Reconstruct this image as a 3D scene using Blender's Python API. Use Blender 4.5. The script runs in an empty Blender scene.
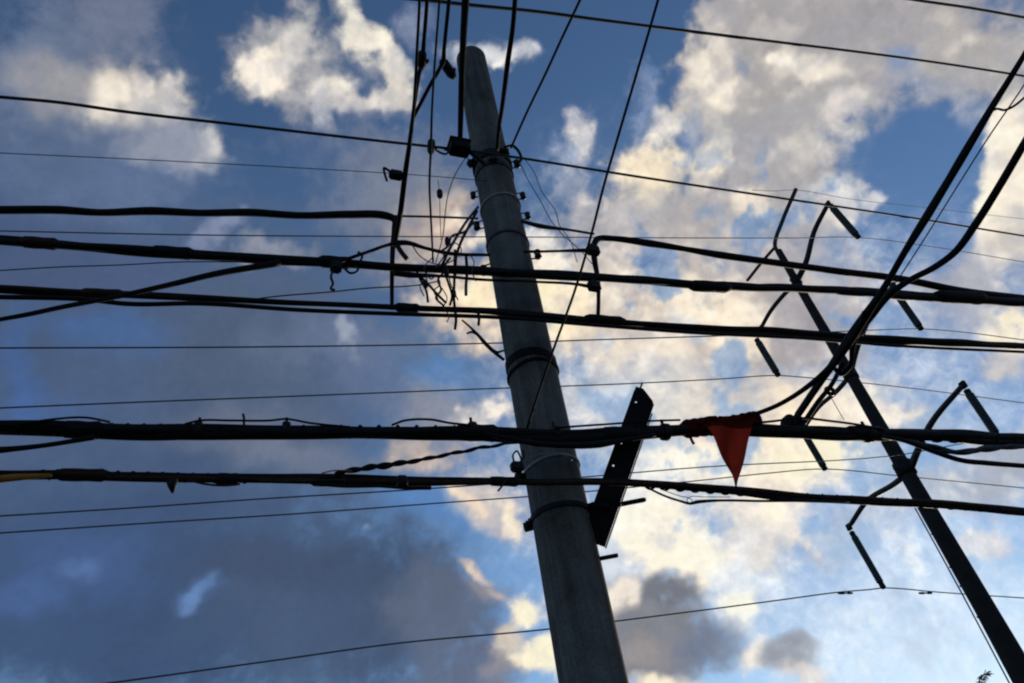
import bpy, bmesh, math, random
import numpy as np
from mathutils import Vector, Matrix

random.seed(7)
rng = np.random.default_rng(11)
scn = bpy.context.scene
col = scn.collection
R = math.radians

# ------------------------------------------------------------------ camera
W, H, F = 1024, 683, 740.0
CAM = Vector((0.0, 0.0, 1.6))
zc = Vector((-160.0, 888.5, -F)).normalized()            # world up seen from the camera
fwd = Vector((0, 0, -1))
yc = (fwd - zc * fwd.dot(zc)).normalized()
xc = yc.cross(zc)
M3 = Matrix((xc, yc, zc))                                # camera axes -> world axes
cam_data = bpy.data.cameras.new('camera')
cam = bpy.data.objects.new('camera', cam_data)
col.objects.link(cam)
cam.matrix_world = Matrix.Translation(CAM) @ M3.to_4x4()
cam_data.sensor_width = 36.0
cam_data.lens = 36.0 * F / W
cam_data.clip_start = 0.05
cam_data.clip_end = 6000.0
scn.camera = cam
scn.view_settings.view_transform = 'Standard'
scn.view_settings.look = 'None'
scn.view_settings.exposure = 0.0
scn.cycles.filter_width = 2.1
scn.cycles.max_bounces = 6
scn.cycles.transparent_max_bounces = 8

FW = M3 @ fwd


def ray(px, py):
    return (M3 @ Vector((px - W / 2, H / 2 - py, -F))).normalized()


def horiz(v):
    return Vector((v.x, v.y, 0)).normalized()


# measured frame of the place: the pole, the run of the wires, the far pole
POLE_D = 4.2
pd = ray(534, 380)
POLE = horiz(pd) * POLE_D
RUN = horiz(ray(2350, 415))                              # the wires' direction
ACROSS = Vector((-RUN.y, RUN.x, 0))                      # square to the wires
if ACROSS.dot(POLE) > 0:
    ACROSS = -ACROSS                                     # towards the camera
p2 = ray(900, 455)
FAR_D = 10.8
FARPOLE = horiz(p2) * FAR_D


class Plane:
    def __init__(self, q, n):
        self.q = Vector((q.x, q.y, 0)); self.n = n

    def __call__(self, px, py):
        d = ray(px, py)
        t = self.n.dot(self.q - CAM) / self.n.dot(d)
        return CAM + d * t


def run_plane(off=0.0, base=POLE):
    return Plane(base + ACROSS * off, ACROSS)


def depth(p):
    return (p - CAM).dot(FW)


def px2m(w, p):
    return w * depth(p) / F


def at_height(px, py, z):
    d = ray(px, py)
    return CAM + d * ((z - CAM.z) / d.z)


MAIN = run_plane(0.34)
AXIS = Plane(POLE, horiz(POLE))
FACE = Plane(POLE - horiz(POLE) * 0.17, horiz(POLE))
FARARM = Plane(FARPOLE, RUN)
FARAX = Plane(FARPOLE, horiz(FARPOLE))


# ------------------------------------------------------------------ materials
def nodes_of(m):
    m.use_nodes = True
    nt = m.node_tree
    return nt, nt.nodes, nt.links


def mat(name, c1, c2, scale=20.0, rough=0.6, metal=0.0, bump=0.0, detail=5.0, spec=0.4, stretch=None):
    m = bpy.data.materials.new(name)
    nt, n, l = nodes_of(m)
    b = n['Principled BSDF']
    tc = n.new('ShaderNodeTexCoord')
    mp = n.new('ShaderNodeMapping')
    if stretch:
        mp.inputs['Scale'].default_value = stretch
    nz = n.new('ShaderNodeTexNoise')
    nz.inputs['Scale'].default_value = scale
    nz.inputs['Detail'].default_value = detail
    nz.inputs['Roughness'].default_value = 0.62
    cr = n.new('ShaderNodeValToRGB')
    cr.color_ramp.elements[0].position = 0.32
    cr.color_ramp.elements[1].position = 0.70
    cr.color_ramp.elements[0].color = (*c1, 1)
    cr.color_ramp.elements[1].color = (*c2, 1)
    l.new(tc.outputs['Object'], mp.inputs['Vector'])
    l.new(mp.outputs['Vector'], nz.inputs['Vector'])
    l.new(nz.outputs['Fac'], cr.inputs['Fac'])
    l.new(cr.outputs['Color'], b.inputs['Base Color'])
    b.inputs['Roughness'].default_value = rough
    b.inputs['Metallic'].default_value = metal
    b.inputs['Specular IOR Level'].default_value = spec
    if bump:
        bp = n.new('ShaderNodeBump')
        bp.inputs['Strength'].default_value = bump
        bp.inputs['Distance'].default_value = 0.01
        l.new(nz.outputs['Fac'], bp.inputs['Height'])
        l.new(bp.outputs['Normal'], b.inputs['Normal'])
    return m


RUBBER = mat('black_rubber', (0.005, 0.0055, 0.007), (0.012, 0.0125, 0.015), 18, 0.65, bump=0.2, spec=0.25)
WIREM = mat('weathered_wire', (0.03, 0.034, 0.042), (0.07, 0.076, 0.09), 30, 0.55, spec=0.3)
BROWNM = mat('brown_jacket', (0.030, 0.014, 0.008), (0.060, 0.026, 0.014), 12, 0.6, spec=0.25)
ORANGE = mat('orange_jacket', (0.40, 0.17, 0.03), (0.60, 0.28, 0.05), 25, 0.6, spec=0.25)
GREEN = mat('green_jacket', (0.030, 0.060, 0.025), (0.05, 0.09, 0.04), 25, 0.6, spec=0.25)
STEEL = mat('galvanised_steel', (0.045, 0.047, 0.052), (0.10, 0.10, 0.11), 30, 0.5, metal=0.6, bump=0.2)
IRON = mat('dark_iron', (0.012, 0.012, 0.014), (0.035, 0.032, 0.032), 40, 0.6, metal=0.3, bump=0.3)
BLACKI = mat('painted_black_iron', (0.006, 0.006, 0.007), (0.016, 0.014, 0.013), 40, 0.75, bump=0.3, spec=0.2)
ALU = mat('aluminium_wire', (0.10, 0.105, 0.12), (0.20, 0.205, 0.22), 30, 0.55, spec=0.4)
PORC = mat('brown_porcelain', (0.015, 0.010, 0.010), (0.03, 0.02, 0.018), 15, 0.3)
POLY = mat('grey_polymer', (0.035, 0.05, 0.055), (0.06, 0.08, 0.085), 15, 0.5)
PALEW = mat('pale_wire', (0.32, 0.31, 0.29), (0.45, 0.44, 0.42), 25, 0.5)
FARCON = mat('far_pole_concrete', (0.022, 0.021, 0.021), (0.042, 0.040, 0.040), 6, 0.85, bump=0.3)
BARK = mat('bark', (0.04, 0.03, 0.022), (0.10, 0.075, 0.055), 12, 0.9, bump=0.6)
LEAF = mat('leaf', (0.03, 0.055, 0.018), (0.07, 0.11, 0.035), 6, 0.55)
SOIL = mat('dry_ground', (0.03, 0.028, 0.026), (0.075, 0.066, 0.055), 0.6, 0.95, detail=10)


def concrete():
    m = bpy.data.materials.new('pole_concrete')
    nt, n, l = nodes_of(m)
    b = n['Principled BSDF']
    tc = n.new('ShaderNodeTexCoord')

    def noise(scale, st, det=6):
        mp = n.new('ShaderNodeMapping'); mp.inputs['Scale'].default_value = st
        z = n.new('ShaderNodeTexNoise'); z.inputs['Scale'].default_value = scale
        z.inputs['Detail'].default_value = det; z.inputs['Roughness'].default_value = 0.65
        l.new(tc.outputs['Object'], mp.inputs['Vector']); l.new(mp.outputs['Vector'], z.inputs['Vector'])
        return z
    big = noise(3.0, (1, 1, 0.8))
    streak = noise(14.0, (1, 1, 0.05))
    fine = noise(60.0, (1, 1, 1), 8)

    def ramp(src, p0, c0, p1, c1):
        r = n.new('ShaderNodeValToRGB')
        r.color_ramp.elements[0].position = p0; r.color_ramp.elements[1].position = p1
        r.color_ramp.elements[0].color = (*c0, 1); r.color_ramp.elements[1].color = (*c1, 1)
        l.new(src.outputs['Fac'], r.inputs['Fac'])
        return r

    def mul(a, bb, f):
        x = n.new('ShaderNodeMix'); x.data_type = 'RGBA'; x.blend_type = 'MULTIPLY'
        x.inputs['Factor'].default_value = f
        l.new(a, x.inputs[6]); l.new(bb, x.inputs[7])
        return x.outputs[2]
    base = ramp(big, 0.30, (0.165, 0.158, 0.148), 0.68, (0.345, 0.33, 0.305))
    st = ramp(streak, 0.35, (0.52, 0.51, 0.50), 0.60, (1, 1, 1))
    fi = ramp(fine, 0.35, (0.72, 0.72, 0.72), 0.60, (1, 1, 1))
    c = mul(base.outputs['Color'], st.outputs['Color'], 0.8)
    c = mul(c, fi.outputs['Color'], 0.8)
    pits = n.new('ShaderNodeTexVoronoi'); pits.inputs['Scale'].default_value = 38
    l.new(tc.outputs['Object'], pits.inputs['Vector'])
    pr_ = n.new('ShaderNodeValToRGB')
    pr_.color_ramp.elements[0].position = 0.10; pr_.color_ramp.elements[1].position = 0.22
    pr_.color_ramp.elements[0].color = (0.35, 0.34, 0.33, 1); pr_.color_ramp.elements[1].color = (1, 1, 1, 1)
    l.new(pits.outputs['Distance'], pr_.inputs['Fac'])
    c = mul(c, pr_.outputs['Color'], 0.6)
    patch = noise(1.6, (1, 1, 0.5), 9)
    pt = ramp(patch, 0.42, (0.66, 0.66, 0.67), 0.58, (1, 1, 1))
    c = mul(c, pt.outputs['Color'], 0.75)
    l.new(c, b.inputs['Base Color'])
    b.inputs['Roughness'].default_value = 0.9
    b.inputs['Specular IOR Level'].default_value = 0.2
    bp = n.new('ShaderNodeBump'); bp.inputs['Strength'].default_value = 0.45; bp.inputs['Distance'].default_value = 0.006
    l.new(fine.outputs['Fac'], bp.inputs['Height']); l.new(bp.outputs['Normal'], b.inputs['Normal'])
    return m


CONC = concrete()


def cloth_mat(nm, ca, cb, tr_):
    m = bpy.data.materials.new(nm)
    nt, n, l = nodes_of(m)
    n.remove(n['Principled BSDF'])
    out = n['Material Output']
    tc = n.new('ShaderNodeTexCoord')
    nz = n.new('ShaderNodeTexNoise'); nz.inputs['Scale'].default_value = 25; nz.inputs['Detail'].default_value = 6
    cr = n.new('ShaderNodeValToRGB')
    cr.color_ramp.elements[0].color = (*ca, 1); cr.color_ramp.elements[1].color = (*cb, 1)
    d = n.new('ShaderNodeBsdfDiffuse'); t = n.new('ShaderNodeBsdfTranslucent'); mx = n.new('ShaderNodeMixShader')
    mx.inputs[0].default_value = tr_
    l.new(tc.outputs['Object'], nz.inputs['Vector']); l.new(nz.outputs['Fac'], cr.inputs['Fac'])
    l.new(cr.outputs['Color'], d.inputs['Color']); l.new(cr.outputs['Color'], t.inputs['Color'])
    l.new(d.outputs[0], mx.inputs[1]); l.new(t.outputs[0], mx.inputs[2]); l.new(mx.outputs[0], out.inputs['Surface'])
    return m


REDCLOTH = cloth_mat('red_cloth', (0.13, 0.014, 0.010), (0.22, 0.027, 0.019), 0.5)
REDWRAP = cloth_mat('red_cloth_folded', (0.09, 0.009, 0.007), (0.17, 0.018, 0.013), 0.2)


# ------------------------------------------------------------------ mesh helpers
def link(name, verts, faces, m, parent=None, loc=None, smooth=True):
    me = bpy.data.meshes.new(name)
    loc = Vector(loc) if loc is not None else Vector((0, 0, 0))
    base = loc
    if parent is not None:
        base = parent.location.copy()
        q = parent
        while q.parent is not None:
            q = q.parent
            base += q.location
    me.from_pydata([tuple(Vector(v) - base) for v in verts], [], faces)
    me.materials.append(m)
    if smooth:
        me.polygons.foreach_set('use_smooth', [True] * len(me.polygons))
    me.update()
    o = bpy.data.objects.new(name, me)
    col.objects.link(o)
    if parent is not None:
        o.parent = parent
    else:
        o.location = loc
    return o


def thing(name, label, cat, loc, group=None):
    o = bpy.data.objects.new(name, None)
    o.empty_display_size = 0.1
    col.objects.link(o)
    o.location = loc
    return tag(o, label, cat, group)


def tag(o, label, cat, group=None):
    o['label'] = label; o['category'] = cat
    if group:
        o['group'] = group
    return o


def smooth_path(pts, n=8):
    pts = [Vector(p) for p in pts]
    if len(pts) == 2:
        return [pts[0].lerp(pts[1], i / n) for i in range(n + 1)]
    ext = [pts[0] * 2 - pts[1]] + pts + [pts[-1] * 2 - pts[-2]]
    out = []
    for i in range(1, len(ext) - 2):
        a, b, c, d = ext[i - 1], ext[i], ext[i + 1], ext[i + 2]
        # centripetal-ish tangents so uneven spacing does not overshoot
        lb = max((c - b).length, 1e-6)
        m1 = ((c - b) / lb + (b - a) / max((b - a).length, 1e-6)) * 0.5 * lb
        m2 = ((c - b) / lb + (d - c) / max((d - c).length, 1e-6)) * 0.5 * lb
        for k in range(n):
            t = k / n
            h00 = 2 * t**3 - 3 * t**2 + 1; h10 = t**3 - 2 * t**2 + t
            h01 = -2 * t**3 + 3 * t**2; h11 = t**3 - t**2
            out.append(b * h00 + m1 * h10 + c * h01 + m2 * h11)
    out.append(pts[-1])
    return out


def tube_data(path, radii, sides=8):
    n = len(path)
    if not hasattr(radii, '__len__'):
        radii = [radii] * n
    V, Fc = [], []
    up = None
    for i in range(n):
        t = (path[min(i + 1, n - 1)] - path[max(i - 1, 0)])
        t = t.normalized() if t.length > 1e-9 else Vector((0, 0, 1))
        if up is None:
            up = Vector((0, 0, 1)) if abs(t.z) < 0.9 else Vector((1, 0, 0))
        u = (up - t * up.dot(t)).normalized()
        v = t.cross(u); up = u
        for k in range(sides):
            a = 2 * math.pi * k / sides
            V.append(path[i] + (u * math.cos(a) + v * math.sin(a)) * radii[i])
    for i in range(n - 1):
        for k in range(sides):
            k2 = (k + 1) % sides
            Fc.append((i * sides + k, i * sides + k2, (i + 1) * sides + k2, (i + 1) * sides + k))
    Fc.append(tuple(range(sides - 1, -1, -1)))
    Fc.append(tuple(range((n - 1) * sides, n * sides)))
    return V, Fc


def merge(*parts):
    V, Fc = [], []
    for v, f in parts:
        o = len(V)
        V += list(v)
        Fc += [tuple(i + o for i in q) for q in f]
    return V, Fc


def lathe_data(p0, p1, prof, sides=16):
    """prof: list of (t 0..1 along p0->p1, radius)"""
    p0, p1 = Vector(p0), Vector(p1)
    ax = p1 - p0
    t = ax.normalized()
    u = Vector((0, 0, 1)) if abs(t.z) < 0.9 else Vector((1, 0, 0))
    u = (u - t * u.dot(t)).normalized(); v = t.cross(u)
    V, Fc = [], []
    for s, r in prof:
        for k in range(sides):
            a = 2 * math.pi * k / sides
            V.append(p0 + ax * s + (u * math.cos(a) + v * math.sin(a)) * r)
    for i in range(len(prof) - 1):
        for k in range(sides):
            k2 = (k + 1) % sides
            Fc.append((i * sides + k, i * sides + k2, (i + 1) * sides + k2, (i + 1) * sides + k))
    Fc.append(tuple(range(sides - 1, -1, -1)))
    Fc.append(tuple(range((len(prof) - 1) * sides, len(prof) * sides)))
    return V, Fc


def box_data(c, ax, ay, az, sx, sy, sz, bev=0.12):
    """bevelled box: axes unit vectors, full sizes"""
    bm = bmesh.new()
    bmesh.ops.create_cube(bm, size=1.0)
    for v in bm.verts:
        v.co = Vector((v.co.x * sx, v.co.y * sy, v.co.z * sz))
    bmesh.ops.bevel(bm, geom=bm.edges[:], offset=min(sx, sy, sz) * bev, segments=2, affect='EDGES')
    bm.verts.ensure_lookup_table()
    V = [Vector(c) + ax * v.co.x + ay * v.co.y + az * v.co.z for v in bm.verts]
    Fc = [tuple(v.index for v in f.verts) for f in bm.faces]
    bm.free()
    return V, Fc


def view_axes(p):
    """camera-independent local axes at a point: along the wires, up, across"""
    return RUN, Vector((0, 0, 1)), ACROSS


def extended(pts, a=0.0, b=0.0):
    pts = list(pts)
    if a:
        d = (pts[0] - pts[1]); d = d.normalized()
        pts = [pts[0] + d * a] + pts
    if b:
        d = (pts[-1] - pts[-2]).normalized()
        pts = pts + [pts[-1] + d * b]
    return pts


def wire(name, label, cat, pix, w, plane=None, ext=(0, 0), m=None, group=None, parent=None, h=None, jit=0.0, sides=8, n=8):
    """a cable through measured points; plane = the vertical plane it hangs in, or h=(z0,z1) heights along it"""
    if h is not None:
        L = [0.0]
        for i in range(1, len(pix)):
            L.append(L[-1] + math.dist(pix[i][:2], pix[i - 1][:2]))
        pts = [at_height(p[0], p[1], h[0] + (h[1] - h[0]) * s / L[-1]) for p, s in zip(pix, L)]
    else:
        pts = [(plane or MAIN)(p[0], p[1]) for p in pix]
    if hasattr(w, '__len__'):
        rad = [px2m(ww, p) / 2 for ww, p in zip(w, pts)]
    else:
        rad = [px2m(w * (0.52 if w < 3 else 0.76 if w < 4.5 else 0.88), p) / 2 for p in pts]
        med = sorted(rad)[len(rad) // 2]
        rad = [med] * len(rad)
    k0 = 1 if ext[0] else 0
    k1 = 1 if ext[1] else 0
    pts = extended(pts, *ext)
    rad = [rad[0]] * k0 + rad + [rad[-1]] * k1
    path = smooth_path(pts, n)
    rr = []
    for i in range(len(path)):
        x = i / (len(path) - 1) * (len(rad) - 1)
        a = int(min(x, len(rad) - 2)) if len(rad) > 1 else 0
        rr.append(rad[a] + (rad[min(a + 1, len(rad) - 1)] - rad[a]) * (x - a))
    if jit:
        ph = random.random() * 10
        for i, p in enumerate(path):
            s = i * 0.55 + ph
            q = jit * (math.sin(s) * 0.6 + math.sin(s * 2.3 + 1.1) * 0.4)
            path[i] = p + Vector((0, 0, 1)) * q + ACROSS * jit * math.sin(s * 1.4 + 2)
            rr[i] *= 1 + 0.12 * math.sin(s * 3.1 + ph)
    V, Fc = tube_data(path, rr, sides)
    if parent is not None:
        return link(name, V, Fc, m or RUBBER, parent)
    loc = path[len(path) // 2]
    o = link(name, V, Fc, m or RUBBER, None, loc)
    return tag(o, label, cat, group)


def bundle(name, label, cat, pix, w, plane, ext, strands, group=None, twist=0.9, mats=None, n=16):
    """several cables lashed together: each strand winds slowly round the measured line"""
    pts = [plane(p[0], p[1]) for p in pix]
    rad = [px2m(ww, p) / 2 for ww, p in zip(w, pts)] if hasattr(w, '__len__') else [px2m(w, p) / 2 for p in pts]
    k0 = 1 if ext[0] else 0
    k1 = 1 if ext[1] else 0
    pts = extended(pts, *ext)
    rad = [rad[0]] * k0 + rad + [rad[-1]] * k1
    path = smooth_path(pts, n)
    t = thing(name, label, cat, path[len(path) // 2], group)
    N = len(path)
    dist = [0.0]
    for i in range(1, N):
        dist.append(dist[-1] + (path[i] - path[i - 1]).length)
    Z = Vector((0, 0, 1))
    for s in range(strands):
        ph = 2 * math.pi * s / strands + random.random() * 0.5
        fr = random.uniform(0.55, 0.70) if strands > 2 else 0.62
        tw = twist * random.uniform(0.8, 1.2)
        pp, rr = [], []
        for i in range(N):
            x = i / (N - 1) * (len(rad) - 1)
            a = int(min(x, len(rad) - 2))
            r0 = rad[a] + (rad[a + 1] - rad[a]) * (x - a)
            an = ph + dist[i] * tw + 0.7 * math.sin(dist[i] * 1.9 + s)
            off = r0 * (1 - fr) * (1.0 + 0.40 * math.sin(dist[i] * 3.7 + 2 * s) + 0.22 * math.sin(dist[i] * 9.1 + s))
            pp.append(path[i] + Z * math.sin(an) * off + ACROSS * math.cos(an) * off)
            rr.append(r0 * fr * (1.06 + 0.05 * math.sin(dist[i] * 6.3 + 1.7 * s)))
        V, Fc = tube_data(pp, rr, 8)
        link('strand', V, Fc, (mats[s % len(mats)] if mats else RUBBER), t)
    return t


# ------------------------------------------------------------------ ground
g = bmesh.new()
bmesh.ops.create_circle(g, cap_ends=True, radius=2600, segments=96)
me = bpy.data.meshes.new('ground'); g.to_mesh(me); g.free()
ground = bpy.data.objects.new('ground', me); col.objects.link(ground)
me.materials.append(SOIL); ground['kind'] = 'structure'


# ------------------------------------------------------------------ sky: blue air (world) + a dome of cloud
SUN_EL, SUN_AZ = R(9.0), R(24.0)                         # azimuth clockwise from +Y
world = bpy.data.worlds.new('World')
scn.world = world
world.use_nodes = True
wn, wl = world.node_tree.nodes, world.node_tree.links
bg = wn['Background']
sk = wn.new('ShaderNodeTexSky')
sk.sky_type = 'NISHITA'
sk.sun_disc = False
sk.sun_elevation = SUN_EL
sk.sun_rotation = SUN_AZ
sk.air_density = 1.0
sk.dust_density = 0.1
sk.ozone_density = 2.0
tint = wn.new('ShaderNodeMix'); tint.data_type = 'RGBA'; tint.blend_type = 'MULTIPLY'
tint.inputs['Factor'].default_value = 1.0
tint.inputs[7].default_value = (0.80, 0.93, 1.14, 1)
wl.new(sk.outputs['Color'], tint.inputs[6])
wl.new(tint.outputs[2], bg.inputs['Color'])
bg.inputs['Strength'].default_value = 0.126

sd = bpy.data.lights.new('sun', 'SUN')
sd.energy = 2.0; sd.angle = R(0.5); sd.color = (1.0, 0.86, 0.68)
sun = bpy.data.objects.new('sun', sd); col.objects.link(sun)
sv = Vector((math.sin(SUN_AZ) * math.cos(SUN_EL), math.cos(SUN_AZ) * math.cos(SUN_EL), math.sin(SUN_EL)))
sun.rotation_euler = sv.to_track_quat('Z', 'Y').to_euler()
sun.location = (0, 0, 30)


# value noise on the sphere of directions
def _hash(ix, iy, iz, seed):
    h = (ix * 374761393 + iy * 668265263 + iz * 2147483647 + seed * 974634777) & 0xFFFFFFFF
    h = ((h ^ (h >> 13)) * 1274126177) & 0xFFFFFFFF
    h = ((h ^ (h >> 16)) * 2246822519) & 0xFFFFFFFF
    return ((h ^ (h >> 15)) & 0xFFFFFF) / float(0xFFFFFF)


def vnoise(P, seed):
    f = np.floor(P); i = f.astype(np.int64); t = P - f
    t = t * t * t * (t * (t * 6 - 15) + 10)
    out = 0
    for dx in (0, 1):
        wx = t[:, 0] if dx else 1 - t[:, 0]
        for dy in (0, 1):
            wy = t[:, 1] if dy else 1 - t[:, 1]
            for dz in (0, 1):
                wz = t[:, 2] if dz else 1 - t[:, 2]
                out = out + wx * wy * wz * _hash(i[:, 0] + dx, i[:, 1] + dy, i[:, 2] + dz, seed)
    return out


def fbm(P, freq, octv, seed, gain=0.5):
    a, s, tot = 1.0, 0, 0
    for o in range(octv):
        s = s + a * vnoise(P * freq + 17.3 * o + seed, seed + o)
        tot += a; a *= gain; freq *= 2.03
    return s / tot


def billow(P, freq, octv, seed):
    a, s, tot = 1.0, 0, 0
    for o in range(octv):
        s = s + a * (1 - np.abs(2 * vnoise(P * freq + 9.1 * o + seed, seed + o) - 1))
        tot += a; a *= 0.5; freq *= 2.1
    return s / tot


def lines(lo, hi, a, b, fine, coarse):
    L = list(np.arange(lo, a, coarse)) + list(np.arange(a, b, fine)) + list(np.arange(b, hi, coarse)) + [hi]
    return np.array(L)


AZ = R(1) * lines(-180, 180, -66, 72, 0.17, 3.0)
EL = R(1) * lines(-4, 90, 7, 72, 0.17, 3.0)
A, E = np.meshgrid(AZ, EL)
Dv = np.stack([np.sin(A) * np.cos(E), np.cos(A) * np.cos(E), np.sin(E)], -1).reshape(-1, 3)
nA, nE = len(AZ), len(EL)
# sky chart: tangent plane at the middle of the part of the sky that the street looks up to
Rm = np.array(M3)
C3 = Dv @ Rm                                             # components on the chart's axes
front = -C3[:, 2]
ok = front > 0.12
fz = np.where(ok, front, 1.0)
U = np.where(ok, W / 2 + F * C3[:, 0] / fz, 1e5)
Vv = np.where(ok, H / 2 - F * C3[:, 1] / fz, 1e5)
inb = ok & (U > -420) & (U < W + 420) & (Vv > -420) & (Vv < H + 420)
idx = np.nonzero(inb)[0]
P = Dv[idx]
u0, v0 = U[idx], Vv[idx]

n_a = fbm(P, 7.0, 3, 3) - 0.5; n_b = fbm(P, 7.0, 3, 41) - 0.5
n_c = fbm(P, 24.0, 4, 77) - 0.5; n_d = fbm(P, 24.0, 4, 103) - 0.5
n_e = fbm(P, 70.0, 3, 131) - 0.5; n_f = fbm(P, 70.0, 3, 151) - 0.5
wu = 42 * n_a + 34 * n_c + 12 * n_e
wv = 42 * n_b + 34 * n_d + 12 * n_f
puff = billow(P, 20.0, 4, 211) - 0.55
tex = fbm(P, 34.0, 4, 307, 0.55) - 0.5
LD = np.array(ray(650, 740))                             # where the light behind the clouds comes from
def toward_light(k):
    Q = P + LD[None, :] * k
    return Q / np.linalg.norm(Q, axis=1, keepdims=True)
Q1, Q2 = toward_light(.045), toward_light(.016)
em = 2.6 * (fbm(P, 9.0, 3, 911) - fbm(Q1, 9.0, 3, 911)) + 2.0 * (fbm(P, 26.0, 4, 951) - fbm(Q2, 26.0, 4, 951)) + 0.5 * (billow(P, 18.0, 3, 975) - billow(Q2, 18.0, 3, 975))
em = np.tanh(em * 1.6)
wisp = fbm(P * np.array([1.0, 1.0, 1.8]), 11.0, 5, 401, 0.6) - 0.5


def lin(c):
    c = np.array(c, float) / 255.0
    return np.where(c <= 0.04045, c / 12.92, ((c + 0.055) / 1.055) ** 2.4)


colr = np.zeros((len(idx), 3)); colr[:] = (90, 105, 135)
alp = np.zeros(len(idx))


def stroke(x, y, rx, ry, c, ang=0, soft=0.7, op=1.0, rough=1.0, bump=0.5):
    """one body of cloud: centre and radii on the chart (1 unit = 0.077 deg); c=None opens a gap of clear air"""
    global colr, alp
    du = u0 + rough * wu - x
    dv = v0 + rough * wv - y
    a = R(ang); ca, sa = math.cos(a), math.sin(a)
    r = np.sqrt(((du * ca + dv * sa) / rx) ** 2 + ((-du * sa + dv * ca) / ry) ** 2)
    soft = soft * 0.85
    f = (1.06 - r + bump * (0.85 * puff + 0.95 * tex + 0.6 * wisp)) / soft
    f = np.clip(f, 0, 1); f = f * f * (3 - 2 * f) * op
    if c is not None and c[0] - c[2] > 14:
        c = (c[0], c[1] - 0.03 * (c[0] - c[2]) + 1, c[2] + 0.18 * (c[0] - c[2] - 8))
    if c is None:
        alp = alp * (1 - f)
    else:
        cc = np.array(c, float)
        na = f + alp * (1 - f)
        k = np.where(na > 1e-5, f / np.maximum(na, 1e-5), 0)[:, None]
        colr = colr * (1 - k) + cc * k
        alp = na


CR, BR, YL, WH = (205, 196, 184), (236, 226, 204), (255, 243, 210), (212, 212, 212)
S = stroke
S(760, 420, 430, 330, (208, 216, 228), soft=1.0, op=.42, rough=.5, bump=.2)
S(130, 400, 420, 330, (84, 100, 128), soft=1.0, op=.8, rough=.5, bump=.2)
# ---- upper left: grey-blue bank with a sunlit middle
S(55, 70, 135, 120, (110, 124, 152), soft=1.0, op=.95, bump=.3)
S(110, 5, 62, 66, (116, 125, 150), soft=.9, op=.85, bump=.6)
S(75, 75, 85, 40, (168, 164, 166), soft=1.0, op=.8)
S(105, 92, 42, 55, (196, 188, 182), soft=.9, op=.85)
S(155, 95, 52, 30, (206, 200, 194), soft=.8, op=.85)
S(90, 170, 185, 62, (94, 112, 146), soft=1.0, op=.92, bump=.25)
S(170, 140, 60, 38, (146, 152, 168), soft=.8, op=.9)
S(208, 144, 24, 34, (196, 196, 196), soft=1.0, op=.85, rough=.7, bump=.7)
S(212, 146, 13, 20, (222, 216, 206), soft=1.0, op=.85, rough=.6, bump=.7)
S(5, 15, 45, 35, None, soft=1.0, op=.7)
S(205, 55, 34, 78, None, soft=.9, op=.85, bump=.8)
S(235, 110, 26, 40, None, soft=1.0, op=.6, bump=.8)
S(255, 185, 60, 34, None, soft=1.0, op=.55, bump=.8)
# ---- upper middle puffs
S(285, 55, 66, 60, (164, 164, 170), soft=.9, op=.9, bump=.9)
S(372, 85, 44, 36, (150, 156, 174), soft=1.0, op=.7, bump=.9)
S(266, 68, 36, 32, (238, 226, 206), soft=.8, op=.95, rough=.8)
S(302, 44, 30, 26, (212, 206, 196), soft=.8, op=.9)
S(368, 42, 22, 58, (226, 219, 203), ang=-38, soft=.7, op=.95, rough=.7)
S(385, 82, 26, 20, (214, 206, 194), soft=.8, op=.9)
S(345, 90, 52, 18, (196, 192, 190), soft=.9, op=.85)
S(320, 108, 10, 26, (190, 190, 196), soft=.9, op=.7)
S(362, 66, 18, 13, None, soft=1.0, op=.75, bump=.8)
S(335, 20, 14, 24, None, soft=1.0, op=.5)
S(340, 150, 100, 40, (104, 120, 152), soft=1.0, op=.4, bump=.7)
S(412, 22, 24, 34, (142, 152, 178), soft=1.0, op=.7)
S(490, 48, 62, 24, (186, 190, 200), soft=.9, op=.8)
S(493, 46, 24, 14, (240, 238, 232), soft=.9, op=.8)
S(488, 54, 22, 15, (252, 248, 238), soft=.9, op=.9, bump=.8)
S(526, 46, 20, 14, (214, 214, 214), soft=.9, op=.7)
S(400, 195, 105, 95, (122, 131, 151), soft=1.0, op=.92, bump=.3)
S(432, 235, 60, 60, (186, 170, 158), soft=1.0, op=.85)
S(447, 215, 20, 34, (226, 200, 168), soft=1.0, op=.7)
# ---- left: dull overcast
S(110, 400, 330, 190, (74, 92, 124), soft=.9, op=.95, bump=.2)
S(40, 260, 200, 60, (74, 90, 126), soft=1.0, op=.75)
S(250, 350, 150, 100, (84, 100, 127), soft=1.0, op=.85, bump=.25)
S(245, 425, 110, 40, (106, 116, 138), soft=1.0, op=.8, bump=.25)
S(268, 255, 60, 16, (176, 174, 180), soft=1.0, op=.6)
S(105, 335, 85, 34, (70, 104, 160), soft=1.0, op=.6, bump=.2)
S(28, 370, 26, 80, (70, 104, 160), soft=1.0, op=.6, bump=.2)
S(40, 415, 60, 30, (68, 100, 156), soft=1.0, op=.5)
S(215, 232, 45, 14, (150, 158, 184), soft=1.0, op=.6)
S(350, 345, 120, 36, (110, 125, 155), soft=1.0, op=.7, bump=.3)
S(350, 335, 14, 26, (168, 174, 190), soft=.9, op=.7)
S(375, 385, 60, 40, (104, 122, 158), soft=1.0, op=.7)
S(432, 372, 40, 30, (92, 138, 196), soft=1.0, op=.6)
S(430, 410, 60, 40, (146, 148, 160), soft=1.0, op=.75)
S(300, 450, 70, 30, (120, 128, 150), soft=1.0, op=.7)
S(418, 450, 55, 30, (206, 186, 164), soft=1.0, op=.85)
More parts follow.
